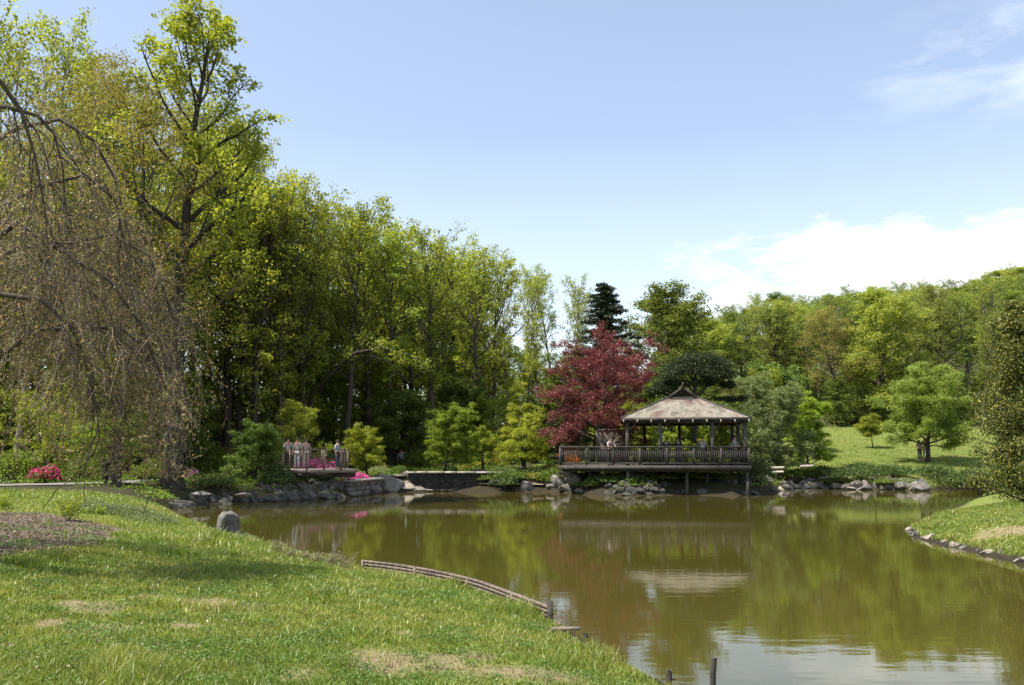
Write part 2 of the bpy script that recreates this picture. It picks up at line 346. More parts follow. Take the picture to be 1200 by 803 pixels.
for nm, arr in (('mulch', mulch_mask(XX, YY)), ('bare', bare_mask(XX, YY)), ('forest', forest_mask(XX, YY)), ('wet', 1 - sst(.05, .5, DD))):
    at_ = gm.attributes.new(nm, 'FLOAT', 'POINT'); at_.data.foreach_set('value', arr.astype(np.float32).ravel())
m, nt, out = _nodes('ground_surface'); b = nt.nodes.new('ShaderNodeBsdfPrincipled'); b.inputs['Roughness'].default_value = .95; b.inputs['Specular IOR Level'].default_value = .15
def attr(nm):
    n_ = nt.nodes.new('ShaderNodeAttribute'); n_.attribute_name = nm; return n_.outputs['Fac']
nf = _noise(nt, 9, 6, .7, 'Position'); nb = _noise(nt, .35, 4, .6, 'Position')
grassc = _mix(nt, nb, _ramp(nt, nf, [(.3, (.06, .10, .018)), (.7, (.14, .18, .035))]), _ramp(nt, nf, [(.3, (.11, .14, .03)), (.7, (.22, .225, .06))]))
mulc = _ramp(nt, _noise(nt, 14, 8, .75, 'Position'), [(.3, (.04, .028, .02)), (.5, (.13, .095, .065)), (.68, (.26, .21, .155))])
barec = _ramp(nt, nf, [(.3, (.11, .08, .045)), (.5, (.21, .165, .095)), (.7, (.27, .235, .12))])
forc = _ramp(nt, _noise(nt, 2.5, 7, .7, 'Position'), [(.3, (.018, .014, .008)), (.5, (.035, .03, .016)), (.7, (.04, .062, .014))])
wetc = _ramp(nt, nf, [(.3, (.014, .011, .007)), (.7, (.045, .037, .025))])
nz2 = _math(nt, 'MULTIPLY', _math(nt, 'SUBTRACT', _noise(nt, 5, 5, .7, 'Position'), .5), 1.6)
def brk(s): return _math(nt, 'MULTIPLY', _math(nt, 'MULTIPLY', s, 1.0), _math(nt, 'ADD', 1.0, nz2), True)
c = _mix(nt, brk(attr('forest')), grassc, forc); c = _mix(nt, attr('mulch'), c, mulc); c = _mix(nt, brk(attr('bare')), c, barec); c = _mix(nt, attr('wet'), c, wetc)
nt.links.new(c, b.inputs['Base Color'])
bn = nt.nodes.new('ShaderNodeBump'); bn.inputs['Strength'].default_value = .9; bn.inputs['Distance'].default_value = .04; nt.links.new(_noise(nt, 12, 8, .75, 'Position'), bn.inputs['Height']); nt.links.new(bn.outputs[0], b.inputs['Normal'])
nt.links.new(b.outputs[0], out.inputs[0]); gm.materials.append(m)
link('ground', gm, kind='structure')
# ---------------------------------------------------------------- pond
m, nt, out = _nodes('pond_water'); b = nt.nodes.new('ShaderNodeBsdfPrincipled')
b.inputs['Base Color'].default_value = (.052, .046, .009, 1); b.inputs['Roughness'].default_value = .02; b.inputs['IOR'].default_value = 1.33; b.inputs['Specular IOR Level'].default_value = .5
w1 = _noise(nt, 1.0, 3, .5, 'Position', (1.2, 3.5, 1)); w2 = _noise(nt, 7.0, 3, .6, 'Position', (1, 2.6, 1)); w3 = _noise(nt, .12, 2, .5, 'Position')
hgt = _math(nt, 'ADD', _math(nt, 'MULTIPLY', w1, .9), _math(nt, 'MULTIPLY', _math(nt, 'MULTIPLY', w2, .10), _math(nt, 'ADD', w3, .3)))
bn = nt.nodes.new('ShaderNodeBump'); bn.inputs['Strength'].default_value = 1; bn.inputs['Distance'].default_value = .0019; nt.links.new(hgt, bn.inputs['Height']); nt.links.new(bn.outputs[0], b.inputs['Normal'])
nt.links.new(b.outputs[0], out.inputs[0])
mbw = MB(); c0 = poly.mean(0)
mbw.add([(-26, 1, 0), (60, 1, 0), (60, 66, 0), (-26, 66, 0)], [(0, 1, 2, 3)])
mbw.build('pond_water', m, kind='structure')
# ---------------------------------------------------------------- path (follows the ground)
def strip(name, mat, cl, width, lift=.03, wob=.0, seed=0):
    cl = np.array(cl, float); t = np.linspace(0, len(cl) - 1, len(cl) * 10); P = np.stack([np.interp(t, range(len(cl)), cl[:, i]) for i in (0, 1)], 1)
    T = nrm(np.gradient(P, axis=0)); Nn = np.stack([-T[:, 1], T[:, 0]], 1)
    us = np.linspace(-.5, .5, 7); wv = width * (1 + wob * fbm2(np.arange(len(P)) * .5, 0, seed))
    Q = P[:, None] + Nn[:, None] * us[None, :, None] * wv[:, None, None]
    z = height(Q[..., 0], Q[..., 1]); z = np.maximum(z, z.mean(1, keepdims=True) * .7 + .3 * z) + lift
    V = np.concatenate([Q, z[..., None]], -1).reshape(-1, 3); i = np.arange(len(P) * 7).reshape(-1, 7)
    f = np.stack([i[:-1, :-1], i[:-1, 1:], i[1:, 1:], i[1:, :-1]], -1).reshape(-1, 4)
    return link(name, meshdata(name, V, f, mat, True), kind='structure')
strip('footpath', MT['path'], [on(-120, 37)[:2], on(0, 38)[:2], on(60, 39.5)[:2], on(130, 42)[:2], on(190, 45)[:2], on(260, 49)[:2], on(320, 52)[:2]], 2.0)
strip('sand_beach', MT['sand'], [G(430, 577)[:2] + (0, .35), G(520, 575.6)[:2] + (0, .35), G(580, 576.6)[:2] + (0, .35), G(650, 575.6)[:2] + (0, .35)], .8, .02, .12, 4)
# ---------------------------------------------------------------- branching trees
def grow(S, D, Ln, n, wob, up, rng, upl=None):
    """S,D (B,3), Ln (B,) -> polylines (B,n,3)"""
    P = [S]; d = D.copy(); st = (Ln / (n - 1))[:, None]
    for k in range(n - 1):
        d = nrm(d + rng.normal(0, wob, d.shape) + np.array([0, 0, up])); P.append(P[-1] + d * st)
    return np.stack(P, 1)
def sample(P, t):
    """P (B,n,3), t (B,) in 0..1 -> point, tangent"""
    n = P.shape[1]; u = t * (n - 1); i = np.minimum(u.astype(int), n - 2); fr = (u - i)[:, None]; r = np.arange(len(P))
    a = P[r, i]; b_ = P[r, i + 1]; return a + (b_ - a) * fr, nrm(b_ - a)
def offdir(T, ang, rng, az=None):
    ref = nrm(rng.normal(0, 1, T.shape)); u = nrm(np.cross(T, ref)); return nrm(T * np.cos(ang)[:, None] + u * np.sin(ang)[:, None])
def children(P, Ln, Rd, k, t0, t1, ang, ratio, n, wob, up, rng, rr=.55, tp=.5):
    B = len(P); r = np.repeat(np.arange(B), k)
    t = np.tile((np.arange(k) + .5) / k, B) * (t1 - t0) + t0 + rng.uniform(-.5, .5, B * k) * (t1 - t0) / k
    t = np.clip(t, 0, .99)
    S, T = sample(P[r], t); D = offdir(T, rng.uniform(ang[0], ang[1], B * k), rng)
    l = Ln[r] * ratio * (1 - tp * t) * rng.uniform(.7, 1.25, B * k); rad = Rd[r] * rr * (1 - .6 * t)
    return grow(S, D, l, n, wob, up, rng), l, rad
def leafquads(C, size, rng, up=.5, asp=.62, var=.35):
    B = len(C); nn = nrm(rng.normal(0, 1, (B, 3)) + np.array([0, 0, up])); a = nrm(np.cross(nn, rng.normal(0, 1, (B, 3)))); b_ = np.cross(nn, a)
    s = (size * rng.uniform(1 - var, 1 + var, B))[:, None]
    v = np.stack([C - a * s * .5, C + b_ * s * asp * .5 + nn * s * .08, C + a * s * .5, C - b_ * s * asp * .5 + nn * s * .08], 1).reshape(-1, 3)
    return v, np.arange(B * 4).reshape(B, 4)
def taper(rad, n, end=.3): return rad[:, None] * np.linspace(1, end, n)[None]
PROTO = {}
def make_tree(key, seed, H, tr, cb, spread, lm, bark, K=34, prof='oval', k2=7, k3=5, nl=18, ls=.2, jit=.3, rise=.06, a1=(45, 75), lean=0, wob=.05, top=1.0, shell=None, name=None, l3=.45, dead=0, parts=True):
    rng = np.random.RandomState(seed)
    tl = np.array([H * .93]); P0 = grow(np.zeros((1, 3)), nrm(np.array([[lean, 0, 1.0]])), tl, 14, wob, .12, rng); P0[0, 0, 2] = -.4
    t = cb + (top * .97 - cb) * (np.arange(K) + rng.uniform(0, .9, K)) / K; S, T = sample(np.repeat(P0, K, 0), t)
    az = np.arange(K) * 2.4 + rng.uniform(-.5, .5, K)
    q = (t - cb) / (1 - cb)
    pf = {'oval': np.sin(np.pi * np.clip(.16 + .80 * q, 0, 1)) ** .7, 'round': np.sqrt(np.clip(1 - (2 * q - .75) ** 2 * .42, .12, 1)) * (1 - .45 * q), 'cone': (1 - q) ** .85 + .06, 'vase': .45 + .75 * q - .75 * q ** 4, 'umbrella': .7 + .5 * q - .5 * q ** 3}[prof]
    el = R(90) - np.radians(a1[0] + (a1[1] - a1[0]) * (1 - q))
    D = np.stack([np.cos(az) * np.cos(el), np.sin(az) * np.cos(el), np.sin(el)], 1)
    l1 = spread * pf * rng.uniform(.72, 1.2, K) * (1.0 / np.maximum(.5, np.cos(el)))
    r1 = tr * (1 - .8 * t) * .5 * np.clip(l1 / spread, .4, 1.2)
    P1 = grow(S, D, l1, 7, .10, rise, rng)
    P2, l2, r2 = children(P1, l1, r1, k2, .22, 1, (.5, 1.05), .48, 5, .14, rise * .8, rng)
    P3, l3_, r3 = children(P2, l2, r2, k3, .2, 1, (.5, 1.1), l3 * 1.2, 3, .15, rise, rng)
    mb = MB(); v, f = tubes(P0, (tr * (1 - .86 * np.linspace(0, 1, 14)) * (1 + .5 * np.exp(-np.linspace(0, 1, 14) * 22)))[None], 9); mb.add(v, f)
    v, f = tubes(P1, taper(np.maximum(r1, .012), 7), 5); mb.add(v, f); v, f = tubes(P2, taper(np.maximum(r2, .008), 5), 3); mb.add(v, f)
    v, f = tubes(P3, taper(np.maximum(r3, .005), 3), 3); mb.add(v, f)
    tm = meshdata(key + '_trunk', np.concatenate(mb.v), mb.f, bark, True)
    alive = rng.rand(len(P3)) > dead
    Q = P3[alive]; r = np.repeat(np.arange(len(Q)), nl); C, _ = sample(Q[r], rng.uniform(.15, 1, len(r))); C = C + rng.normal(0, jit, C.shape) * np.array([1, 1, .45])
    v, f = leafquads(C, ls, rng, 1.1); H = float(np.percentile(C[:, 2], 99.6)); cm = meshdata(key + '_crown', v, f, lm, False)
    PROTO[key] = (name or 'tree', H, tm, cm, [])
def place(key, loc, H=None, label=None, cat='tree', group=None, rz=None, wide=1.0, lm=None, k=[0]):
    k[0] += 1; nm, h0, tm, cm, made = PROTO[key]; s = (H or h0) / h0; rg = np.random.RandomState(k[0])
    rz = rg.uniform(0, 6.28) if rz is None else rz; sc = (s * wide, s * wide, s)
    if not made:
        r = empty(nm, loc, rz); link('trunk', tm, r); link('crown', cm, r); made.append(r)
    else:
        r = copy_tree(made[0]); r.location = loc; r.rotation_euler = (0, 0, rz)
    r.scale = sc
    for q in ('label', 'category', 'group'):
        if q in r: del r[q]
    tag(r, label, cat, group); return r
for i, sd in enumerate((11, 12, 13, 14)):
    make_tree(f'tulip{i}', sd, 20, .30, (.30, .38, .25, .34)[i], 3.6, MT['tulip' if i % 2 else 'tulip2'], MT['bark'], K=28, nl=7, ls=.21, jit=.20, prof='oval', a1=(25, 62), rise=.10, k2=8, name='woodland_tree')
for i, sd in enumerate((31, 32)):
    make_tree(f'thin{i}', sd, 20, .20, .35, 2.6, MT['tulip'], MT['bark2'], K=24, nl=6, ls=.19, jit=.2, prof='vase', a1=(20, 50), rise=.12, name='slender_tree')
make_tree('olive0', 41, 19, .22, .25, 5.2, MT['olive'], MT['bark'], K=30, k2=8, k3=6, nl=13, ls=.12, jit=.30, prof='round', a1=(35, 70), name='budding_tree', dead=.1)
make_tree('olive1', 42, 17, .30, .30, 4.6, MT['olive'], MT['bark'], K=28, k2=8, k3=5, nl=13, ls=.15, jit=.28, prof='round', a1=(35, 70), name='budding_tree')
make_tree('mid0', 51, 14, .24, .12, 4.2, MT['tulip'], MT['bark'], K=30, nl=11, ls=.21, jit=.28, prof='round', name='leafy_tree')
make_tree('soft', 53, 15, .26, .08, 3.7, MT['tulip'], MT['bark'], K=40, nl=20, ls=.2, jit=.3, prof='oval', name='leafy_tree')
make_tree('mid1', 52, 12, .20, .10, 3.8, MT['dark'], MT['dbark'], K=28, nl=12, ls=.2, jit=.28, prof='round', name='leafy_tree')
# ---------------------------------------------------------------- the woods
SKL = np.array([(-150, -40), (0, 20), (60, 40), (110, 70), (170, 80), (230, 60), (300, 175), (345, 208), (390, 215), (430, 228), (460, 248), (500, 252), (545, 268), (575, 285), (600, 318), (630, 312), (665, 322), (690, 340), (740, 345), (800, 352), (830, 372), (870, 356), (900, 344), (940, 352), (975, 336), (1010, 338), (1050, 334), (1090, 326), (1130, 330), (1165, 320), (1200, 314), (1300, 305)])
def skl(px): return float(np.interp(px, SKL[:, 0], SKL[:, 1]))
def topH(px, py, D): return W(px, py, D)[2] - ht((px - CX) / F * D, D)
rs = np.random.RandomState(7)
GW = 'trees of the wood behind the left shore'; GR = 'trees of the wood on the right hillside'
LW = {'tulip': 'tall fresh green woodland tree in the wood behind the left shore', 'thin': 'slender sparsely leafed tree in the wood behind the left shore', 'mid': 'lower leafy tree filling the wood behind the left shore', 'olive': 'olive tinted budding tree in the wood behind the left shore'}
LR = {'soft': 'dense rounded tree high on the hillside above the lawn', 'tulip': 'fresh green woodland tree on the hillside above the lawn', 'thin': 'slender sparsely leafed tree on the hillside above the lawn', 'mid': 'lower leafy tree on the hillside above the lawn', 'olive': 'olive tinted budding tree on the hillside above the lawn'}
def wood(kind, px, ytop, D, wide=1.0, right=False):
    c_ = on(px, D); H = topH(px, ytop, D); base = ''.join(q for q in kind if not q.isdigit())
    o = place(kind, c_, H, 'tree', 'tree', (GR if right else GW), wide=wide * max(.8, min(1.35, 19 / max(H, 8))))
    if right:
        cr_ = o.children[1] if o.children[0].name.startswith('trunk') else o.children[0]
        cr_.material_slots[0].link = 'OBJECT'; cr_.material_slots[0].material = MT['hill']
    row = 'sky' if ytop < skl(px) + 17 else ('front' if (D < (108 if right else fmin(px) + 9)) else 'deep')
    z = [q for q in (ZR if right else ZL) if px < q[0]][0][1]
    k_ = {'tulip': 'tall fresh green tree', 'thin': 'slender airy tree', 'mid': 'lower leafy tree', 'olive': 'olive budding tree', 'soft': 'dense rounded tree'}[base]
    WOODS.append((px, row, k_, z, o))
WOODS = []
ZL = [(60, 'at the far left'), (185, 'behind the weeping cherry'), (262, 'around the thick dark trunk'), (330, 'left of the terrace'), (400, 'behind the terrace'), (470, 'behind the yellow green maple'), (550, 'behind the bright layered maple'), (622, 'behind the golden maple'), (9999, 'behind the red maple')]
ZR = [(832, 'behind the flat topped pine'), (900, 'behind the grey green tree'), (975, 'behind the bright bushy tree'), (1045, 'behind the young lawn tree'), (1135, 'behind the broad lawn tree'), (9999, 'near the right cypress')]
def fmin(px): return float(np.interp(px, [200, 330, 400, 450, 640], [53, 58, 65, 73, 79]))
ORD = ['leftmost', 'second from the left', 'third from the left', 'fourth from the left', 'fifth from the left', 'sixth from the left', 'seventh from the left', 'eighth from the left', 'ninth from the left', 'tenth from the left']
def label_woods():
    by = {}
    for q in WOODS: by.setdefault(q[1:4], []).append(q)
    for (row, k_, z), L_ in by.items():
        L_.sort(key=lambda q: q[0]); rn = {'sky': 'on the skyline', 'front': 'at the wood edge', 'deep': 'deep in the wood'}[row]; k_ = k_.replace('fresh ', '')
        for i, q in enumerate(L_):
            q[4]['label'] = f'{k_} {rn} {z}' + (f', {ORD[i]}' if row != 'deep' and len(L_) > 1 and i < 10 else '')
            if row == 'deep': q[4]['group'] = f'{k_}s {rn} {z}'
TU = ['tulip0', 'tulip1', 'tulip2', 'tulip3']
# skyline row, left
for px, y, D in [(-70, -30, 52), (-20, 40, 58), (25, 12, 50), (95, 70, 60), (150, 92, 62), (265, 150, 60), (300, 178, 58), (322, 205, 66), (352, 206, 62), (380, 214, 70), (405, 222, 64), (432, 226, 72), (458, 246, 66), (482, 250, 74), (508, 254, 68), (532, 266, 76), (556, 272, 72), (575, 284, 80)]:
    wood(TU[rs.randint(4)] if px > 60 else 'thin0', px, y + (14 if px > 260 else 0), D)
for px, y, D in [(598, 318, 88), (616, 308, 92), (634, 318, 86), (652, 314, 94), (668, 322, 90), (690, 345, 96)]:
    wood('thin%d' % rs.randint(2), px, y, D, .9)
# front rows, left
for k in range(32):
    px = 225 + 350 * ((k * .618) % 1); D = fmin(px) + 28 * rs.rand(); wood(TU[rs.randint(4)] if rs.rand() < .8 else 'mid0', px, skl(px) + 24 + 120 * rs.rand() ** 1.2, D, .95)
for k in range(26):
    px = -80 + 300 * ((k * .618 + .3) % 1); D = 50 + 25 * rs.rand(); wood(TU[rs.randint(4)], px, max(skl(px), 60) + 60 + 180 * rs.rand(), D)
for k in range(17):
    px = 210 + 420 * ((k * .618 + .1) % 1); D = fmin(px) + 4 + 26 * rs.rand(); wood(['mid0', 'mid1'][k % 2], px, 400 + 60 * rs.rand(), D, 1.0)
for k in range(14):
    px = -60 + 280 * ((k * .618 + .2) % 1); D = 50 + 12 * rs.rand(); wood(['mid0', 'mid1'][k % 2], px, 400 + 60 * rs.rand(), D, 1.1)
for k in range(10):
    px = 590 + 110 * ((k * .618 + .1) % 1); D = 92 + 24 * rs.rand(); wood(['mid0', 'mid1', 'thin1'][k % 3], px, 400 + 50 * rs.rand(), D, 1.0)
# right hillside
for px, y, D in [(790, 352, 112), (812, 372, 118), (866, 360, 112), (905, 350, 104)]:
    wood(['tulip0', 'thin0', 'tulip2', 'tulip3', 'thin1'][rs.randint(5)], px, y, D, 1.0, True)
for k in range(0):
    px = 785 + 480 * ((k * .618) % 1); D = 99 + 45 * rs.rand(); wood((TU + ['thin0', 'mid0'])[rs.randint(6)], px, skl(px) + 14 + 66 * rs.rand(), D, .95, True)
for k in range(34):
    px = 770 + 480 * ((k * .618 + .4) % 1); D = 97 + 14 * rs.rand(); wood(['mid0', 'mid1', 'tulip1'][k % 3], px, 420 + 40 * rs.rand(), D, 1.1, True)
for D0, sp_ in ((103, 40), (116, 36), (132, 33), (150, 30), (170, 28)):
    for px in np.arange(780 + 9 * rs.rand(), 1250, sp_):
        px = px + rs.uniform(-9, 9); D = D0 + rs.uniform(-6, 6); x_ = (px - CX) / F * D; H_ = rs.uniform(11.5, 16.5); yt = 528 - (ht(x_, D) + H_ - EYE) * F / D
        wood((TU + ['soft', 'thin1'])[rs.randint(6)], px, max(yt, skl(px) + 8), D, 1.0, True)
for px in np.arange(792, 1260, 17):
    wood((TU + ['thin0', 'soft'])[rs.randint(6)], px + rs.uniform(-5, 5), skl(px) + rs.uniform(-5, 9), 190 + rs.uniform(-10, 10), 1.1, True)
for k in range(0):
    px = 800 + 440 * ((k * .618 + .7) % 1); D = 118 + 34 * rs.rand(); wood((TU + ['soft'])[rs.randint(5)], px, skl(px) + 6 + 40 * rs.rand(), D, 1.0, True)
label_woods()
place('olive1', on(985, 99), topH(985, 362, 99), 'olive brown budding tree at the lawn edge between the two bright green maples', 'tree', wide=1.25)
place('soft', on(768, 84), topH(768, 336, 84), 'tall rounded soft green tree behind the pavilion roof, right of the dark spruce', 'tree', wide=1.25)
# trees that stand out at left
make_tree('oak', 61, 25, .46, .46, 4.6, MT['tulip'], MT['dbark'], K=22, k2=7, k3=6, nl=13, ls=.22, jit=.2, prof='round', a1=(25, 65), rise=.08, name='tall_shade_tree', wob=.035)
place('oak', on(207, 42), topH(235, 6, 42), 'tallest tree, with a thick dark bare trunk, left of the pond', 'tree', rz=.6)
place('olive0', on(112, 48), topH(110, 60, 48), 'large olive budding tree behind the weeping cherry, left of the thick dark trunk', 'tree', rz=1)
place('olive0', on(140, 40), topH(140, 84, 40), 'olive budding tree just left of the thick dark trunk', 'tree', rz=3.5, wide=1.0)
# ---------------------------------------------------------------- leaf clumps: shrubs, pads
def clump(rx, ry, rz, n, rng, lump=.25, shell=.6, half=True, fq=2.3):
    d = nrm(rng.normal(0, 1, (n, 3)));
    if half: d[:, 2] = np.abs(d[:, 2]) * 1.0 - .12
    r = 1 + lump * (np.sin(d[:, 0] * fq * 2 + 1.3) * np.sin(d[:, 1] * fq * 2.3 + .4) + .7 * np.sin(d[:, 2] * fq * 3 + d[:, 0] * 4) + .6 * np.sin(d[:, 1] * 9 + d[:, 0] * 7))
    r = r * (1 - (1 - shell) * rng.rand(n) ** 1.6); return d * r[:, None] * np.array([rx, ry, rz])
def shrub(name, loc, wx, h, lm, label, cat='shrub', group=None, n=2600, ls=.09, wy=None, flower=None, ff=.0, seed=0, lump=.22, bark='dbark', up=.6):
    rng = np.random.RandomState(seed + int(abs(loc[0]) * 97 + abs(loc[1]) * 31) % 9999)
    r = empty(name, loc, 0, label=label, cat=cat, group=group); wy = wy or wx * .8
    k = 7 + int(wx * 2); az = rng.uniform(0, 6.28, k); S = np.zeros((k, 3)); S[:, 2] = -.15; S[:, :2] = rng.normal(0, wx * .12, (k, 2))
    D = nrm(np.stack([np.cos(az) * .8, np.sin(az) * .6, np.ones(k)], 1)); P = grow(S, D, np.full(k, h * .85), 5, .15, .05, rng)
    v, f = tubes(P, taper(np.full(k, .02 + h * .008), 5), 4); link('stems', meshdata('stems', v, f, MT[bark], True), r)
    # several overlapping lobes make an uneven mound
    C = []
    nlobe = max(4, int(4 + wx * 2.2))
    for i in range(nlobe):
        a = rng.uniform(0, 6.28); q = math.sqrt(rng.rand()) * .62; cx, cyy = wx / 2 * q * math.cos(a), wy / 2 * q * math.sin(a)
        s = rng.uniform(.42, .62); hh = h * (1 - .55 * q) * rng.uniform(.75, 1.05)
        C.append(clump(wx / 2 * s, wy / 2 * s, hh * .62, n // nlobe, rng, lump) + np.array([cx, cyy, hh * .42]))
    C = np.concatenate(C); C[:, 2] = np.maximum(C[:, 2], .02)
    if flower:
        isf = rng.rand(len(C)) < ff; v, f = leafquads(C[isf], ls * 1.15, rng, .8, .9); link('blossom', meshdata('blossom', v, f, MT[flower]), r); C = C[~isf] * .94
    v, f = leafquads(C, ls, rng, up); link('foliage', meshdata('foliage', v, f, MT[lm]), r); return r
# woodland understorey, uncountable
rng = np.random.RandomState(5); nU = 260
ux = rng.uniform(-48, 12, nU); uy = rng.uniform(50, 92, nU); keep = (sdf(ux, uy) > 3) & (uy > np.interp(ux, [-25, -14, -9, 5], [50, 56, 66, 74])); ux, uy = ux[keep], uy[keep]; uz = height(ux, uy)
C = np.concatenate([clump(1.5, 1.4, rng.uniform(.8, 2.4), 330, rng, .3) + np.array([a_, b_, c_ + .1]) for a_, b_, c_ in zip(ux, uy, uz)])
v, f = leafquads(C, .19, rng); link('woodland_undergrowth', meshdata('woodland_undergrowth', v, f, MT['dark']), kind='stuff', label='low leafy undergrowth covering the floor of the wood', cat='undergrowth')
rng = np.random.RandomState(6); ux = rng.uniform(10, 135, 900); uy = 97 + 112 * rng.rand(900) ** 1.2; uz = height(ux, uy)
C = np.concatenate([clump(2.0, 2.0, rng.uniform(1., 3.0), 170, rng, .3) + np.array([a_, b_, c_ + .1]) for a_, b_, c_ in zip(ux, uy, uz)])
v, f = leafquads(C, .26, rng); link('hillside_undergrowth', meshdata('hillside_undergrowth', v, f, MT['dark']), kind='stuff', label='leafy undergrowth at the foot of the hillside wood', cat='undergrowth')
rng = np.random.RandomState(16); n_ = 1500; ux = rng.uniform(-34, 24, n_); uy = rng.uniform(38, 72, n_); d_ = sdf(ux, uy)
pathD = np.interp(ux / uy * F + CX, [-120, 0, 60, 130, 190, 260, 320], [37, 38, 39.5, 42, 45, 49, 52])
keep = (d_ > .45) & (forest_mask(ux, uy) > .35) & ((d_ > 1.3) | (ux < -9) | (ux > 4)) & ((np.abs(uy - pathD) > 2.0) | (ux / uy * F + CX > 330)) & (rng.rand(n_) < .85); ux, uy = ux[keep], uy[keep]; uz = height(ux, uy)
C = np.concatenate([clump(rng.uniform(.6, 1.1), rng.uniform(.6, 1.1), rng.uniform(.16, .42), 150, rng, .3) + np.array([a_, b_, c_ + .03]) for a_, b_, c_ in zip(ux, uy, uz)])
v, f = leafquads(C, .10, rng, .9); link('bank_ground_cover', meshdata('bank_ground_cover', v, f, MT['dark']), kind='stuff', label='low leafy ground cover over the far banks of the pond', cat='ground cover')
# ---------------------------------------------------------------- garden trees
def garden_tree(key, seed, px, ybase_D, ytop, H0, lm, label, spread=2.0, cb=.22, tr=.10, K=20, k2=6, k3=5, nl=20, ls=.10, jit=.13, prof='round', a1=(35, 75), rise=.03, bark='dbark', name='maple_tree', wide=1.0, rz=None, lean=0, wob=.1, top=1.0):
    loc = on(px, ybase_D); H = topH(px, ytop, ybase_D)
    make_tree(key, seed, H, tr, cb, spread, MT[lm], MT[bark], K=K, k2=k2, k3=k3, nl=nl, ls=ls, jit=jit, prof=prof, a1=a1, rise=rise, name=name, lean=lean, wob=wob, top=top)
    return place(key, loc, H, label, 'tree', wide=wide, rz=rz)
garden_tree('gm1', 71, 522, 57.6, 474, 4, 'maple', 'bright layered green maple above the dark garden wall', 2.1, nl=42, K=26, cb=.14)
garden_tree('gm2', 72, 432, 54, 498, 3, 'lime', 'small yellow green maple beside the end of the terrace railing', 1.55, nl=36, K=20, ls=.09)
garden_tree('gm3', 73, 612, 59, 474, 4, 'lime', 'golden green layered maple left of the red maple', 1.9, nl=24, a1=(50, 85), rise=-.01)
garden_tree('gm4', 74, 944, 62, 462, 5, 'maple', 'bright green bushy tree on the shore right of the pavilion', 2.0, nl=56, cb=.08, K=28)
garden_tree('gm5', 75, 1020, 76, 486, 3, 'tulip', 'small young round tree standing alone on the lawn', 1.45, nl=40, cb=.42, K=22, tr=.07)
garden_tree('gm6', 76, 1083, 66, 428, 7, 'hill', 'broad green shade tree on the lawn with a couple beneath it', 3.7, cb=.20, nl=64, K=40, ls=.14, jit=.24, tr=.2, wide=.98)
garden_tree('gm7', 77, 303, 45.8, 494, 4, 'shrub', 'dark green spreading tree hanging over the left end of the terrace', 2.2, nl=44, cb=.06, K=26)
garden_tree('gm8', 78, 566, 62, 500, 3, 'maple', 'slight young maple just right of the layered green maple', 1.0, nl=16, K=12, cb=.2)
garden_tree('gm9', 79, 130, 40, 478, 4, 'maple', 'low flat crowned tree over the path on the left', 2.4, nl=30, cb=.5, prof='umbrella', a1=(60, 85))
garden_tree('gm10', 80, 350, 56, 470, 4, 'tulip', 'green understorey tree behind the terrace people', 2.4, nl=26, cb=.1)
garden_tree('gm11', 81, 900, 60, 452, 5, 'willow', 'grey green willowy tree touching the right side of the pavilion', 2.3, nl=34, cb=.05, K=28, ls=.10, rise=-.03)
garden_tree('gm12', 82, 60, 44, 455, 4, 'tulip', 'light green tree glimpsed through the weeping cherry beyond the path', 3.0, nl=26, cb=.1)
garden_tree('red', 83, 691, 57, 392, 7, 'red', 'large crimson japanese maple left of the pavilion', 4.3, cb=.18, K=34, k2=8, k3=6, nl=34, ls=.105, jit=.16, tr=.22, a1=(30, 84), rise=.0, lean=-.03, prof='round', top=.84, wide=1.0)
for i, (px, D_, top, kd, lb) in enumerate([(742, 63, 470, 'gm1', 'green maple glimpsed through the left bays of the pavilion'), (800, 66, 478, 'gm8', 'small green maple seen through the middle of the pavilion'), (838, 65, 474, 'gm4', 'bushy green tree behind the right bays of the pavilion'), (720, 68, 450, 'gm10', 'green understorey tree behind the red maple'), (862, 66, 440, 'gm11', 'grey green tree behind the right corner of the pavilion roof'), (888, 70, 432, 'gm10', 'green tree rising behind the grey green willowy tree'), (905, 74, 425, 'gm7', 'dark green tree behind the bright green bushy tree'), (775, 72, 440, 'gm7', 'dark green tree behind the pavilion ridge'), (578, 70, 462, 'gm10', 'green understorey tree behind the golden layered maple'), (655, 72, 450, 'gm7', 'dark green tree behind the left side of the red maple'), (540, 72, 440, 'gm7', 'dark green tree behind the bright layered green maple'), (470, 66, 455, 'gm7', 'dark green tree behind the small yellow green maple')]):
    place(kd, on(px, D_), topH(px, top, D_), lb, 'tree')
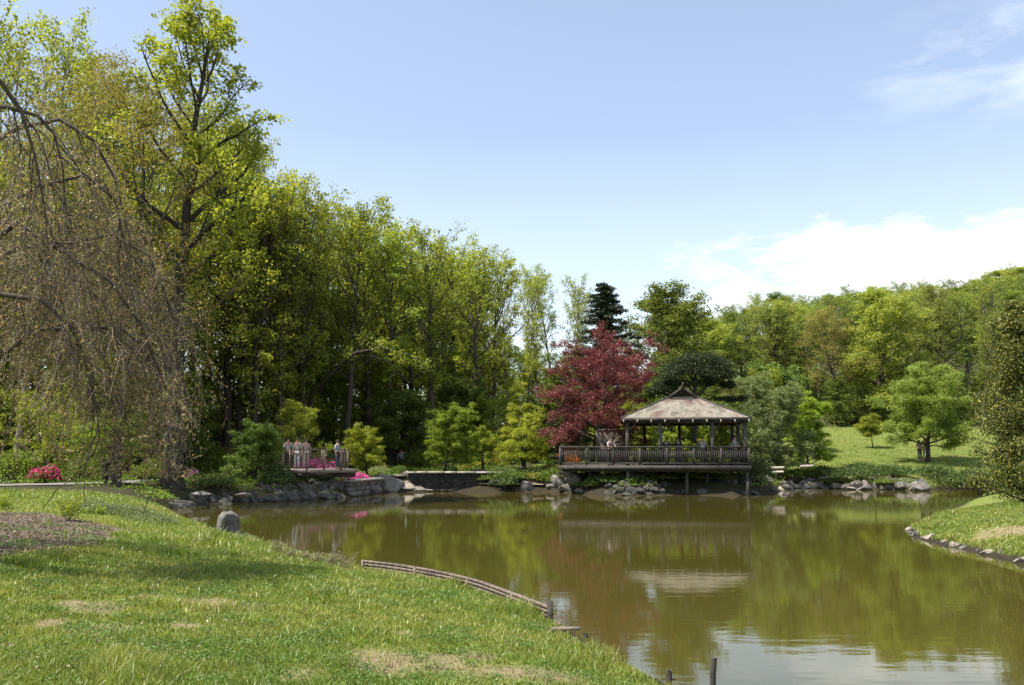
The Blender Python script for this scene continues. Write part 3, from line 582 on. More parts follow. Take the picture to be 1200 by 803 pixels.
# ---------------------------------------------------------------- conifers
def needle_tree(name, loc, H, label, lm, seed, rad, K, cb, nl, ls, padr, droop=-.04, prof='cone', tr=.22, npad=5, lean=0, flat=.45):
    rng = np.random.RandomState(seed); r = empty(name, loc, 0, label=label, cat='tree')
    P0 = grow(np.zeros((1, 3)), nrm(np.array([[lean, 0, 1.0]])), np.array([H * .97]), 12, .03, .1, rng); P0[0, 0, 2] = -.4
    t = cb + (.98 - cb) * (np.arange(K) + rng.rand(K)) / K; S, T = sample(np.repeat(P0, K, 0), t); az = np.arange(K) * 2.4 + rng.uniform(-.4, .4, K); q = (t - cb) / (1 - cb)
    pf = (1 - q) ** .8 + .05 if prof == 'cone' else (np.sqrt(np.clip(1 - q ** 2.2, .08, 1)) if prof == 'column' else np.sqrt(np.clip(1.02 - (q * 1.0) ** 2, .05, 1)))
    l = rad * pf * rng.uniform(.75, 1.2, K); D = nrm(np.stack([np.cos(az), np.sin(az), np.full(K, .18)], 1)); P1 = grow(S, D, l, 6, .08, droop, rng)
    mb = MB(); v, f = tubes(P0, (tr * (1 - .85 * np.linspace(0, 1, 12)))[None], 8); mb.add(v, f); v, f = tubes(P1, taper(np.full(K, tr * .22), 6), 4); mb.add(v, f)
    link('trunk', meshdata('trunk', np.concatenate(mb.v), mb.f, MT['dbark'], True), r)
    C = []
    for i in range(npad):
        tt = np.clip((i + .8) / npad + rng.uniform(-.1, .1, K), .15, 1); c_, _ = sample(P1, tt)
        pr = padr * rng.uniform(.6, 1.2, K) * (.5 + .5 * pf)
        rr_ = np.repeat(np.arange(K), nl); d = nrm(rng.normal(0, 1, (len(rr_), 3))) * (rng.rand(len(rr_), 1) ** .45)
        C.append(c_[rr_] + d * pr[rr_][:, None] * np.array([1, 1, flat]))
    v, f = leafquads(np.concatenate(C), ls, rng, .5, .45); link('crown', meshdata('crown', v, f, MT[lm]), r); return r
needle_tree('spruce_tree', on(711, 78), topH(711, 322, 78), 'dark conical spruce rising behind the red maple', 'spruce', 91, 5.0, 120, .12, 60, .22, .75, -.06, prof='cone', npad=6)
# flat topped pine behind the roof: pads of needles on bent limbs
def pine(loc, label):
    rng = np.random.RandomState(19); r = empty('pine_tree', loc, 0, label=label, cat='tree'); mb = MB()
    mb.tube([(0, 0, -.3), (.1, 0, 1.2), (-.2, 0, 2.6), (.3, 0, 4.0), (.1, 0, 5.2)], [.2, .17, .14, .11, .07], 8)
    C = []
    pads = [(-2.1, 0, 4.3, 1.0, .42), (-1.3, -.4, 5.0, 1.1, .5), (-.4, .2, 5.6, 1.3, .55), (.7, -.2, 5.9, 1.35, .5), (1.6, .2, 5.4, 1.2, .5), (2.2, -.2, 4.7, .95, .4), (.4, -.6, 4.9, 1.4, .5), (-1.0, .3, 4.1, 1.1, .4), (1.4, .3, 4.2, 1.1, .4), (.2, .8, 5.3, 1.3, .5), (-2.5, .2, 3.7, .7, .3), (-1.7, -.5, 3.5, .9, .3), (2.5, .2, 4.0, .6, .3), (2.9, -.2, 3.0, .8, .22)]
    for (x, y, z, a_, h_) in pads:
        mb.tube([(.1, 0, z - 1.6), (x * .4, y * .4, z - .9), (x * .8, y, z - .35), (x, y, z - .05)], [.08, .06, .04, .02], 5)
        for j in range(9):
            o = rng.normal(0, .42, 3) * np.array([a_, a_, h_ * .8]); C.append(clump(a_ * .5, a_ * .5, h_ * .75, 420, rng, .3, .5, False) + np.array([x, y, z]) + o)
    link('trunk', meshdata('trunk', np.concatenate(mb.v), mb.f, MT['dbark'], True), r)
    v, f = leafquads(np.concatenate(C), .11, rng, .6, .4); link('crown', meshdata('crown', v, f, MT['pine']), r); r.scale = (.95, .95, .95)
pl = on(812, 62); pine((pl[0], pl[1], W(812, 412, 62)[2] - 6.15), 'dark flat topped pine with needle pads behind the pavilion roof')
needle_tree('cypress_tree', on(1204, 34), topH(1200, 340, 34), 'dark golden tipped cypress at the right edge by the grass spit', 'cypress', 93, 1.85, 130, .02, 230, .085, .55, .02, prof='column', npad=4, flat=.75)
# ---------------------------------------------------------------- big limb tree: leaning trunk with an arching bare limb
def limb_tree():
    rng = np.random.RandomState(3); D = 62; loc = on(352, D); r = empty('arching_tree', loc, 0, label='dark leaning tree whose long bare limb arches to the right in the wood', cat='tree'); o = np.array(loc)
    def pl_(*pp): return np.array([W(a_, b_, D + c_) for a_, b_, c_ in pp]) - o
    mb = MB(); L1 = pl_((352, 540, 0), (360, 485, 0), (366, 460, -1), (388, 440, -2), (415, 414, -3), (445, 408, -4), (475, 414, -5), (500, 426, -5)); L1[0, 2] = -.3
    mb.tube(L1, [.2, .18, .16, .13, .10, .08, .05, .02], 7)
    mb.tube(pl_((400, 430, -2.5), (430, 416, -2.5), (455, 424, -2), (470, 440, -2)), [.08, .06, .04, .015], 5)
    L3 = pl_((356, 500, 0), (350, 420, 1), (362, 340, 1), (372, 290, 1)); mb.tube(L3, [.17, .14, .1, .05], 7)
    P1 = np.stack([L1[np.linspace(2, 7, 7).astype(int)], np.stack([np.interp(np.linspace(0, 3, 7), range(4), L3[:, i]) for i in range(3)], 1)])
    P2, l2, r2 = children(P1, np.array([5., 9.]), np.array([.1, .15]), 14, .3, 1, (.5, 1.2), .3, 5, .12, .03, rng); P3, l3, r3 = children(P2, l2, r2, 7, .3, 1, (.4, 1), .5, 3, .15, .02, rng)
    for P, rd, n in ((P2, r2, 5), (P3, r3, 3)): v, f = tubes(P, taper(np.maximum(rd, .008), n), 3); mb.add(v, f)
    link('trunk', meshdata('trunk', np.concatenate(mb.v), mb.f, MT['dbark'], True), r)
    Q = np.repeat(P3, 10, 0); C, _ = sample(Q, rng.rand(len(Q))); v, f = leafquads(C + rng.normal(0, .2, C.shape), .17, rng); link('crown', meshdata('crown', v, f, MT['tulip']), r)
limb_tree()
# ---------------------------------------------------------------- weeping cherry, left foreground
def weeping():
    rng = np.random.RandomState(8); bx, by = -12.6, 14.3; bz = ht(bx, by); o = np.array([bx, by, bz])
    r = empty('weeping_cherry', (bx, by, bz), 0, label='weeping cherry with bare hanging pinkish brown twigs at the left edge', cat='tree')
    mb = MB(); mb.tube([(0, 0, -.3), (.05, 0, .8), (-.1, .1, 2.0), (.1, 0, 3.2), (0, 0, 4.4)], [.30, .25, .22, .19, .14], 10)
    def pl_(D, *pp): return np.array([W(a_, b_, D + (i * .25)) for i, (a_, b_) in enumerate(pp)]) - o
    limbs = [pl_(13, (-90, 470), (0, 415), (45, 388), (90, 384), (140, 384), (190, 420), (222, 480)), pl_(12.5, (-80, 190), (-30, 122), (10, 126), (45, 136), (64, 158), (74, 200), (80, 290)), pl_(11.5, (-90, 200), (-40, 80), (0, 95), (25, 130), (40, 180), (52, 240), (60, 330)), pl_(14.5, (-90, 360), (20, 290), (80, 285), (130, 275), (175, 300), (200, 360), (212, 440)), pl_(13.5, (-60, 300), (10, 235), (60, 215), (100, 205), (135, 235), (150, 300), (160, 380)),
             pl_(12, (-60, 380), (0, 345), (50, 352), (85, 385), (100, 420), (112, 470), (118, 520)), pl_(14, (-60, 200), (20, 150), (70, 140), (110, 165), (135, 210), (150, 270), (158, 340)), pl_(13, (-60, 330), (20, 260), (80, 300), (130, 330), (165, 380), (200, 470), (225, 540))]
    for l in limbs: mb.tube(np.concatenate([[[-.05, 0, 3.0]], l]), np.array([.09, .075, .052, .045, .038, .027, .018, .008]) * .8, 7)
    K = 22; az = np.arange(K) * 2.4; S = np.stack([np.zeros(K), np.zeros(K), rng.uniform(2.6, 4.4, K)], 1); D = nrm(np.stack([np.cos(az), np.sin(az), np.full(K, 1.3)], 1)); ln = rng.uniform(5.5, 9.5, K)
    Pa = grow(S, D, ln, 7, .10, -.27, rng); r9 = np.hypot(Pa[..., 0], Pa[..., 1]); keep = (Pa[:, -1, 2] > .6) & (r9 < np.interp(Pa[..., 2] + bz, [1.5, 3.1, 5.5, 6.9, 8.3, 9.5], [8.5, 7.8, 6.8, 6.0, 5.1, 3.4])).all(1); Pa = Pa[keep]; ln = ln[keep]; v, f = tubes(Pa, taper(np.full(len(Pa), .045), 7, .15), 6); mb.add(v, f)
    P1 = np.concatenate([Pa, np.stack(limbs)]); l1 = np.full(len(P1), 6.5)
    P2, l2, r2 = children(P1, l1, np.full(len(P1), .045), 13, .2, 1, (.5, 1.3), .36, 7, .20, -.2, rng, .45, .4)
    P3, l3, r3 = children(P2, l2, r2, 9, .15, 1, (.4, 1.2), .75, 8, .15, -.26, rng, .5, .3)
    P4, l4, r4 = children(P3, l3, r3, 3, .1, .9, (.2, .9), .6, 7, .16, -.28, rng, .6, .3)
    def fit(P): 
        z = P[:, :, 2].copy(); lo = 1.15 + 1.7 * rng.rand(len(P))[:, None] ** 1.5; P[:, :, 2] = np.where(z < lo, lo + (z - lo) * .12, z); return P
    def dome(P):
        r_ = np.hypot(P[..., 0], P[..., 1]); R_ = np.interp(P[..., 2] + bz, [1.5, 3.1, 5.5, 6.9, 8.3, 9.5], [8.5, 7.8, 6.8, 6.0, 5.1, 3.4])
        return (r_ < R_ * (1 + .05 * rng.normal(0, 1, len(P))[:, None])).all(1)
    P3 = fit(P3); P4 = fit(P4); P2 = P2[dome(P2)]; P3 = P3[dome(P3)]; P4 = P4[dome(P4)]
    # keep what hangs on the frame side of the picture; the rest of the crown stays sparse
    v, f = tubes(P2, taper(np.full(len(P2), .013), 7, .4), 4); mb.add(v, f)
    link('trunk', meshdata('trunk', np.concatenate(mb.v), mb.f, MT['wbark'], True), r)
    mt = MB(); v, f = tubes(P3, taper(np.full(len(P3), .0058), 8, .5), 3); mt.add(v, f); v, f = tubes(P4, taper(np.full(len(P4), .0042), 7, .5), 3); mt.add(v, f)
    link('twigs', meshdata('twigs', np.concatenate(mt.v), mt.f, MT['twig'], True), r)
    Q = np.concatenate([np.repeat(P3[:, :7], 7, 0), np.repeat(P4, 7, 0)]); C, _ = sample(Q, rng.rand(len(Q))); C += rng.normal(0, .018, C.shape); v, f = leafquads(C, .040, rng, 0, .5)
    link('buds', meshdata('buds', v, f, MT['bud']), r)
weeping()
# ---------------------------------------------------------------- rocks
def rock_mesh(seed, flat=1.0, n=15):
    rng = np.random.RandomState(seed); bm = bmesh.new()
    for p in nrm(rng.normal(0, 1, (n, 3))) * rng.uniform(.8, 1.1, (n, 1)): bm.verts.new(p * np.array([.5, .5, .5]))
    res = bmesh.ops.convex_hull(bm, input=bm.verts); bmesh.ops.delete(bm, geom=[e for e in res['geom_interior'] if isinstance(e, bmesh.types.BMVert)], context='VERTS')
    bmesh.ops.bevel(bm, geom=list(bm.edges), offset=.045, segments=2, affect='EDGES', profile=.6)
    bmesh.ops.subdivide_edges(bm, edges=list(bm.edges), cuts=1, use_grid_fill=True)
    for v_ in bm.verts:
        c = v_.co; v_.co = c * (1 + .03 * math.sin(c.x * 19 + seed) * math.sin(c.y * 17 + c.z * 13))
    lo = min(v_.co.z for v_ in bm.verts); hi = max(v_.co.z for v_ in bm.verts); xs = [v_.co.x for v_ in bm.verts]; ys = [v_.co.y for v_ in bm.verts]
    for v_ in bm.verts: v_.co = Vector(((v_.co.x) / (max(xs) - min(xs)), v_.co.y / (max(ys) - min(ys)), (v_.co.z - lo) / (hi - lo) - .18))
    me = bpy.data.meshes.new('rock'); bm.to_mesh(me); bm.free(); me.polygons.foreach_set('use_smooth', np.ones(len(me.polygons), bool)); return me
ROCKS = {}
for mk in ('rock', 'drock', 'trock'):
    ROCKS[mk] = []
    for s_ in range(6):
        me = rock_mesh(s_ + 3); me.materials.append(MT[mk]); ROCKS[mk].append(me)
rk = np.random.RandomState(77)
def rock(p, wx, h, wy=None, mk='rock', label='', group=None, cat='boulder', rz=None, name='boulder', s=None):
    me = ROCKS[mk][rk.randint(6) if s is None else s]
    o = link(name, me, None, (p[0], p[1], p[2]), rk.uniform(-.5, .5) if rz is None else rz, (wx, wy or wx * .8, h * 1.2), label=label, cat=cat, group=group)
    o.rotation_euler[0] = rk.uniform(-.12, .12); o.rotation_euler[1] = rk.uniform(-.15, .15); return o
def fary(px): a_ = np.array(FAR); return float(np.interp(px, a_[:, 0], a_[:, 1]))
def shore(px, back=0.0, z=0.0):
    p = G(px, fary(px)); return np.array([p[0] * (1 + back / p[1]), p[1] + back, z])
# left shore, dark stones below the terrace
for k in range(34):
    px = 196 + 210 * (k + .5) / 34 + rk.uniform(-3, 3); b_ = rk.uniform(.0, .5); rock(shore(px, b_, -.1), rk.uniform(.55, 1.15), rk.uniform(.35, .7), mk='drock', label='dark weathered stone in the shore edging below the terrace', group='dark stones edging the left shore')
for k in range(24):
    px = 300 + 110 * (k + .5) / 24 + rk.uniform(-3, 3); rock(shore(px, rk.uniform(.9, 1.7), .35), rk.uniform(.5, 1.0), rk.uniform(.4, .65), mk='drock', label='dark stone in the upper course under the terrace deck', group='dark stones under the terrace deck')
for px, py, wp, hp, D_ in [(236, 581, 26, 5, 41), (284, 583, 24, 5, 41.5)]:
    rock(W(px, py, D_), wp * D_ / F, .22, mk='rock', label=('flat pale slab' if px < 250 else 'second flat pale slab, nearer the terrace,') + ' at the water edge below the hanging twigs', cat='rock', name='flat_rock')
# centre boulders
CB = [(455, 577, 34, 24, 'rock', 'large rounded grey boulder with moss at the pond edge left of the dark wall'), (430, 578, 36, 12, 'rock', 'low flat grey boulder at the left end of the sand strip'), (478, 573, 22, 14, 'trock', 'tan sloping boulder between the big grey boulder and the wall'), (490, 574, 24, 10, 'rock', 'pointed pale stone at the left foot of the dark wall'), (474, 562, 16, 12, 'rock', 'grey boulder on top of the stone pile left of the wall'), (486, 563, 12, 10, 'rock', 'small pale rock topping the pile left of the wall'), (505, 573, 26, 4, 'trock', 'thin flat stone on the sand before the dark wall'), (530, 559, 14, 5, 'rock', 'pale ledge stone jutting from the dark wall')]
for px, py, wp, hp, mk, lb in CB:
    D_ = shore(px)[1] + (.4 if py > 570 else 1.6); p = W(px, py, D_); rock((p[0], p[1], p[2] - .08), wp * D_ / F, hp * D_ / F, mk=mk, label=lb, cat='boulder', rz=0)
for px, py, wp, hp, lb in [(618, 574, 18, 12, 'pale triangular rock in the planting at the water edge'), (662, 575, 20, 10, 'lowest pale rock of the heap beside the pavilion deck'), (655, 568, 22, 12, 'pale slanting rock in the middle of the heap beside the pavilion deck'), (672, 566, 22, 13, 'rightmost rock of the heap beside the pavilion deck'), (664, 557, 26, 9, 'long pale rock lying on top of the heap beside the pavilion deck'), (646, 574, 14, 9, 'small rock at the left foot of the heap beside the pavilion deck'), (680, 577, 13, 7, 'small wet rock right of the heap beside the pavilion deck'), (585, 571, 26, 12, 'dark low boulder half under the dark green mound by the beach')]:
    D_ = shore(px)[1] + .3 + (575 - py) * .05; p = W(px, py, D_); rock((p[0], p[1], p[2] - .06), wp * D_ / F, hp * D_ / F, mk='rock' if px > 600 else 'drock', label=lb, cat='boulder')
for k in range(22):
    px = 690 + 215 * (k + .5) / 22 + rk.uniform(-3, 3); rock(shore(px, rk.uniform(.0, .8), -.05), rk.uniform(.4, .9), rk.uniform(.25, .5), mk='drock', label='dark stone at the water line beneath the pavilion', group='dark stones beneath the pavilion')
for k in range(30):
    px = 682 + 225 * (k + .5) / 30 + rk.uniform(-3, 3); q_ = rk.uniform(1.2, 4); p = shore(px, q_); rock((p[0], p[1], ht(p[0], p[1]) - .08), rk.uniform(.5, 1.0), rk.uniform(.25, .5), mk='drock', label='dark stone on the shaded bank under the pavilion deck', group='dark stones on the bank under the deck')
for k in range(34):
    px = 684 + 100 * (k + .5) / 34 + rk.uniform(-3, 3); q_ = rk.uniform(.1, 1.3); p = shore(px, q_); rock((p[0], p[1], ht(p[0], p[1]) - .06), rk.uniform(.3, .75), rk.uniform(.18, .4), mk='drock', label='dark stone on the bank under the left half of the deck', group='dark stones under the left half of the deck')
# right shore: pale stones
WH = ['trock', 'rock', 'rock']
for k in range(30):
    px = 912 + 168 * (k + .5) / 30 + rk.uniform(-2, 2); hp = rk.uniform(.35, .75)
    rock(shore(px, rk.uniform(.0, .5), -.06), rk.uniform(.55, 1.2), hp, mk=WH[k % 3], label='pale rough stone in the row edging the right shore', group='pale stones edging the right shore')
for k in range(16):
    px = 915 + 150 * (k + .5) / 16 + rk.uniform(-3, 3)
    rock(shore(px, rk.uniform(.9, 1.8), .35), rk.uniform(.5, 1.1), rk.uniform(.25, .5), mk=WH[(k + 1) % 3], label='pale stone in the upper row above the right shore', group='pale stones above the right shore')
p = shore(1081, .1, -.05); rock(p, 1.15, 1.25, mk='rock', label='big upright grey boulder at the right end of the shore stones', rz=0, s=2)
p = shore(921, 1.0, .9); 
# peninsula edging
penf = np.array([G(*q)[:2] for q in [(1066, 621), (1072, 629), (1100, 637), (1150, 648), (1200, 660), (1240, 669)]])
for k in range(19):
    t = (k + .3) / 19 * (len(penf) - 1); x_, y_ = [np.interp(t, range(len(penf)), penf[:, i]) for i in (0, 1)]
    rock((x_ + rk.uniform(.0, .14), y_ + rk.uniform(.05, .25), -.04), rk.uniform(.14, .6), rk.uniform(.10, .28), mk=WH[k % 3], label='small stone set along the edge of the grass spit', group='stones edging the grass spit', cat='stone', name='edging_stone')
# standing stone
st = hit(268, 627); bm = bmesh.new(); rng = np.random.RandomState(4)
hs_ = 29 * st[1] / F; ws_ = 27 * st[1] / F
prof_ = [(-.50, 0), (-.49, .48), (-.44, .80), (-.24, 1.0), (-.10, .97), (.10, 1.0), (.34, .86), (.42, .55), (.52, 0)]
def stone_outline(name, prof_, w_, h_, th, mat, **k):
    bm = bmesh.new(); fr = []
    for sy, ins in ((-1, .82), (-.6, 1), (.6, 1), (1, .82)):
        fr.append([bm.verts.new((x_ * w_ * ins, sy * th / 2, z_ * h_ * (ins * .5 + .5))) for x_, z_ in prof_])
    n = len(prof_)
    for a_, b_ in zip(fr[:-1], fr[1:]):
        for i in range(n): bm.faces.new((a_[i], a_[(i + 1) % n], b_[(i + 1) % n], b_[i]))
    bm.faces.new(fr[0][::-1]); bm.faces.new(fr[-1]); bmesh.ops.bevel(bm, geom=list(bm.edges), offset=.02, segments=2, affect='EDGES')
    bmesh.ops.recalc_face_normals(bm, faces=bm.faces)
    me = bpy.data.meshes.new(name); bm.to_mesh(me); bm.free(); me.materials.append(mat); return link(name, me, **k)
stone_outline('standing_stone', prof_, ws_, hs_ + .02, .45, MT['sstone'], loc=(st[0], st[1], st[2] - .08), rz=.5, label='grey upright stone standing on the near bank at the left', cat='stone')
# ---------------------------------------------------------------- stone walls in the garden
def stacked_wall(a_, b_, z0, z1, th, label, mat, cap=.10, seed=1, big=1.0):
    rng = np.random.RandomState(seed); a_ = np.array(a_, float); b_ = np.array(b_, float); d = b_ - a_; Ln = np.linalg.norm(d); an = math.atan2(d[1], d[0])
    r = empty('stone_wall', (a_[0], a_[1], z0), an, label=label, cat='wall'); mb = MB(); z = 0; Hh = z1 - z0 - cap
    mb.box((Ln / 2, th * .5, Hh / 2 - .05), (Ln * .99, th * .7, Hh + .06))
    while z < Hh - .02:
        ch = min(rng.uniform(.10, .2) * big, Hh - z); x = 0
        while x < Ln:
            l = rng.uniform(.25, .7) * big; l = min(l, Ln - x); mb.box((x + l / 2, th * .5 + rng.uniform(-.03, .03), z + ch / 2), (l - .018, th, ch - .014)); x += l
        z += ch
    mb.build('stonework', mat, r); x = -.1
    while x < Ln:
        l = min(rng.uniform(.6, 1.2), Ln + .1 - x); cm = MB(); cm.box((x + l / 2, th * .45 - .07, z1 - z0 - cap / 2 + rng.uniform(0, .02)), (l - .02, th + .18 + rng.uniform(0, .08), cap)); cm.build('capstone', MT['flag'], r); x += l
    return r
pa = W(478, 553, 54.9); pb = W(592, 553, 54.9); stacked_wall(pa[:2], pb[:2], 0, pa[2], .5, 'long dark stacked stone wall with a pale cap above the sand strip', MT['dflag'], seed=2)
pa = W(412, 563, 48.6); pb = W(446, 563, 53); stacked_wall(pa[:2], pb[:2], 0, pa[2], .5, 'low pale stone wall below the pink azalea', MT['rock'], seed=3, big=1.8)
pa = W(446, 557, 54.5); pb = W(474, 556, 55.5); stacked_wall(pa[:2], pb[:2], .1, pa[2], .5, 'short dark stone wall behind the big grey boulder', MT['dflag'], seed=4)
for px, py, D_, wp, lb in [(612, 548, 59, 22, 'flat stepping slab beside the golden weeping maple'), (630, 541, 60, 18, 'upper flat slab beside the golden weeping maple'), (588, 549, 58.6, 20, 'flat slab at the right end of the dark wall'), (650, 536, 60, 16, 'flat slab by the left end of the pavilion railing'), (560, 551, 58.4, 22, 'flat slab on the planting above the middle of the dark wall')]:
    p = W(px, py, D_); rock((p[0], p[1], p[2] - .12), wp * D_ / F, .2, 1.0, mk='rock', label=lb, cat='slab', name='stone_slab')
# ---------------------------------------------------------------- shrubs
def sh(px, py, D, wp, hp, lm, label, **k):
    """px centre, py base pixel at distance D, size in pixels"""
    k.pop('free', None); fx_ = k.pop('fixed', False); p = hit(px, py) if px > 240 and not fx_ else on(px, D); p[2] -= .03
    if p[1] > D + 5: p = on(px, D + 4)
    D = p[1]
    return shrub(k.pop('name', 'shrub'), p, wp * D / F, hp * D / F, lm, label, **k)
sh(370, 549, 51.2, 56, 31, 'shrub', 'pink azalea in bloom behind the terrace railing', name='azalea', flower='pink', ff=.6, fixed=True)
sh(420, 562, 51.8, 36, 22, 'shrub', 'vivid pink azalea in bloom at the end of the terrace', name='azalea', flower='pink', ff=.65, fixed=True)
sh(275, 560, 47, 26, 16, 'shrub', 'purple azalea in bloom left of the terrace', name='azalea', flower='purple', ff=.45, free=True)
sh(228, 562, 46, 26, 18, 'shrub', 'dull pink azalea behind the tips of the hanging twigs', name='azalea', flower='purple', ff=.15, free=True)
sh(58, 566, 42, 40, 26, 'dark', 'magenta azalea in bloom beyond the path at the left', name='azalea', flower='magenta', ff=.35, free=True)
sh(445, 556, 53, 34, 13, 'cover', 'grey green low shrub above the pale stone wall', free=True)
sh(466, 554, 54, 26, 12, 'shrub', 'green mound above the big grey boulder', free=True)
sh(440, 545, 56, 34, 16, 'yshrub', 'olive mound under the small yellow green maple', free=True)
sh(545, 553, 59, 22, 13, 'yshrub', 'small golden mound on top of the dark wall', free=True)
sh(524, 552, 59.5, 40, 12, 'juniper', 'dark low shrub at the foot of the layered green maple', free=True)
sh(582, 546, 60.5, 40, 30, 'yshrub', 'large rounded olive shrub behind the stone slabs', free=True)
sh(590, 573, 57.5, 42, 20, 'juniper', 'dark green mound overhanging the sand at the wall end', free=True)
sh(640, 570, 57, 46, 18, 'shrub', 'spreading green mound left of the rock heap', free=True)
sh(625, 558, 58.5, 46, 14, 'juniper', 'flat dark green mound between the slabs and the rock heap', free=True)
sh(655, 562, 57.6, 36, 18, 'shrub', 'green shrub beneath the left end of the pavilion railing', free=True)
sh(664, 532, 60, 32, 24, 'oshrub', 'orange tinted rounded shrub at the left end of the pavilion deck', free=True)
sh(650, 545, 60, 26, 20, 'shrub', 'dark upright shrub beside the orange tinted shrub', free=True)
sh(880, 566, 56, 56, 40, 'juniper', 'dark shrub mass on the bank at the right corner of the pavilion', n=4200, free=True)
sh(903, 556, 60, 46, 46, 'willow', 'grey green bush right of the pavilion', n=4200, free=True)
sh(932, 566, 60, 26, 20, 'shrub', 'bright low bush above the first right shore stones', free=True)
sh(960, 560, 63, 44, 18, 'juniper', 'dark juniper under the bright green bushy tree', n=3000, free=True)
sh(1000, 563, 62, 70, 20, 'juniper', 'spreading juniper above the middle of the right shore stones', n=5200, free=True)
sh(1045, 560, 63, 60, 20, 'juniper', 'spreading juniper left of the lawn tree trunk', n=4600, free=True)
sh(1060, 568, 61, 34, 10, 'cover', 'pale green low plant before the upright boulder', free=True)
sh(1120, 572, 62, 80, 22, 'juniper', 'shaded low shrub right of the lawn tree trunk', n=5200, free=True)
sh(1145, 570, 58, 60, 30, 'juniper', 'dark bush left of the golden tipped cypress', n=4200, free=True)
sh(1150, 566, 38, 50, 34, 'cypress', 'golden tipped low bush at the foot of the cypress', n=5000, ls=.075, free=True)
sh(185, 560, 44, 60, 34, 'dark', 'dark bush beyond the path under the hanging twigs', n=3500, free=True)
sh(20, 560, 43, 70, 50, 'dark', 'dark bush at the far left beyond the path', n=4000, free=True)
sh(95, 548, 47, 60, 40, 'dark', 'shaded bush between the azalea and the flat crowned tree', n=3600, free=True)
sh(330, 570, 46, 60, 24, 'juniper', 'dark shaded shrub below the left end of the terrace', n=3000, free=True)
sh(250, 572, 44.5, 70, 20, 'juniper', 'dark low shrub along the left shore behind the slabs', n=3000, free=True)
sh(262, 545, 52, 70, 46, 'tulip', 'fresh green bush left of the terrace', n=5000, free=True)
sh(400, 548, 60, 60, 40, 'dark', 'dark green bush behind the terrace end', n=4000, free=True)
sh(490, 548, 64, 50, 30, 'dark', 'dark green bush behind the stone wall left of the layered maple', n=3600, free=True)
sh(283, 632, st[1] - .5, 38, 10, 'cover', 'low grey green plant at the foot of the standing stone', n=2400, ls=.028, free=True)
for k, (px, w_, h_, lm_, lb) in enumerate([(558, 46, 13, 'shrub', 'low green mound on the sand before the right half of the dark wall'), (588, 50, 24, 'shrub', 'large dark green mound hiding the right end of the dark wall'), (572, 34, 12, 'shrub', 'green mound at the water edge beside the dark mound'), (604, 36, 15, 'juniper', 'dark green mound at the water edge left of the triangular rock'), (628, 34, 14, 'yshrub', 'yellow green mound at the water edge right of the triangular rock'), (642, 30, 17, 'shrub', 'green mound touching the left foot of the rock heap'), (698, 34, 13, 'juniper', 'dark fern clump at the water edge right of the rock heap')]):
    p = shore(px, 1.0); shrub('shrub', (p[0], p[1], ht(p[0], p[1]) - .05), w_ * p[1] / F, h_ * p[1] / F, lm_, lb, n=2200, seed=60 + k)
for k, (px, d_, w_, h_) in enumerate([(690, .8, 34, 14), (712, 1.0, 36, 12), (742, 1.4, 34, 12), (775, 1.6, 36, 11), (810, 1.5, 34, 12), (845, 1.4, 36, 14)]):
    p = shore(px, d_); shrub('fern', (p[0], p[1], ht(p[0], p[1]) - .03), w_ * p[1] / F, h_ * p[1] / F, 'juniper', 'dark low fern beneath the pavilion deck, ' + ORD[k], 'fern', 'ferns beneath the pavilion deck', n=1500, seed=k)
for px, py, wp, hp, lm_, lb in [(508, 548, 40, 14, 'yshrub', 'olive low mound left of the golden mound on the wall'), (560, 548, 30, 16, 'yshrub', 'golden mound second from the left above the dark wall'), (604, 566, 34, 16, 'shrub', 'green mound between the dark mound and the rock heap'), (648, 556, 34, 14, 'yshrub', 'yellow green mound under the railing corner'), (980, 566, 40, 10, 'shrub', 'low green mound just above the right shore stones'), (1030, 568, 40, 9, 'shrub', 'flat green mound left of the upright boulder'), (940, 563, 36, 16, 'shrub', 'green low bush at the left end of the right shore stones'), (1012, 553, 60, 14, 'juniper', 'dark juniper at the lower lawn edge before the small round tree'), (1095, 560, 60, 20, 'juniper', 'dark juniper below the lawn tree trunk')]:
    sh(px, py, 66, wp, hp, lm_, lb, n=3000)
# cascading golden laceleaf maple: domes of drooping strands
def lace(loc, w_, h_, label):
    rng = np.random.RandomState(23); r = empty('weeping_maple', loc, 0, label=label, cat='tree'); mb = MB()
    for k in range(9):
        a = k * .7; mb.tube([(0, 0, -.1), (.1 * math.cos(a), .1 * math.sin(a), h_ * .45), (w_ * .22 * math.cos(a), w_ * .22 * math.sin(a), h_ * .8)], [.06, .045, .02], 5)
    link('trunk', meshdata('trunk', np.concatenate(mb.v), mb.f, MT['dbark'], True), r); C = []
    for (x, z, a_, b_) in [(-.05, .78, .34, .24), (.20, .66, .26, .22), (-.27, .50, .24, .20), (.02, .50, .34, .20), (.33, .42, .2, .24), (-.36, .22, .22, .18), (-.12, .24, .30, .18), (.16, .22, .26, .2), (.38, .16, .16, .18), (-.42, .06, .16, .1)]:
        K = 240; az = rng.uniform(0, 6.28, K); el = rng.uniform(.2, 1.4, K); S = np.stack([x * w_ + a_ * w_ * .55 * np.cos(az) * np.cos(el) * rng.rand(K) ** .3, a_ * w_ * .55 * np.sin(az) * np.cos(el) - .15, z * h_ + b_ * h_ * np.sin(el) * .9], 1)
        D = nrm(np.stack([np.cos(az), np.sin(az), np.full(K, .1)], 1)); P = grow(S, D, np.full(K, .38 * a_ / .3), 5, .08, -.35, rng); Q = np.repeat(P, 14, 0); c_, _ = sample(Q, rng.rand(len(Q))); C.append(c_ + rng.normal(0, .02, c_.shape))
    C = np.concatenate(C); C[:, 2] = np.maximum(C[:, 2], .02); v, f = leafquads(C, .07, rng, .6, .35); link('crown', meshdata('crown', v, f, MT['lime']), r)
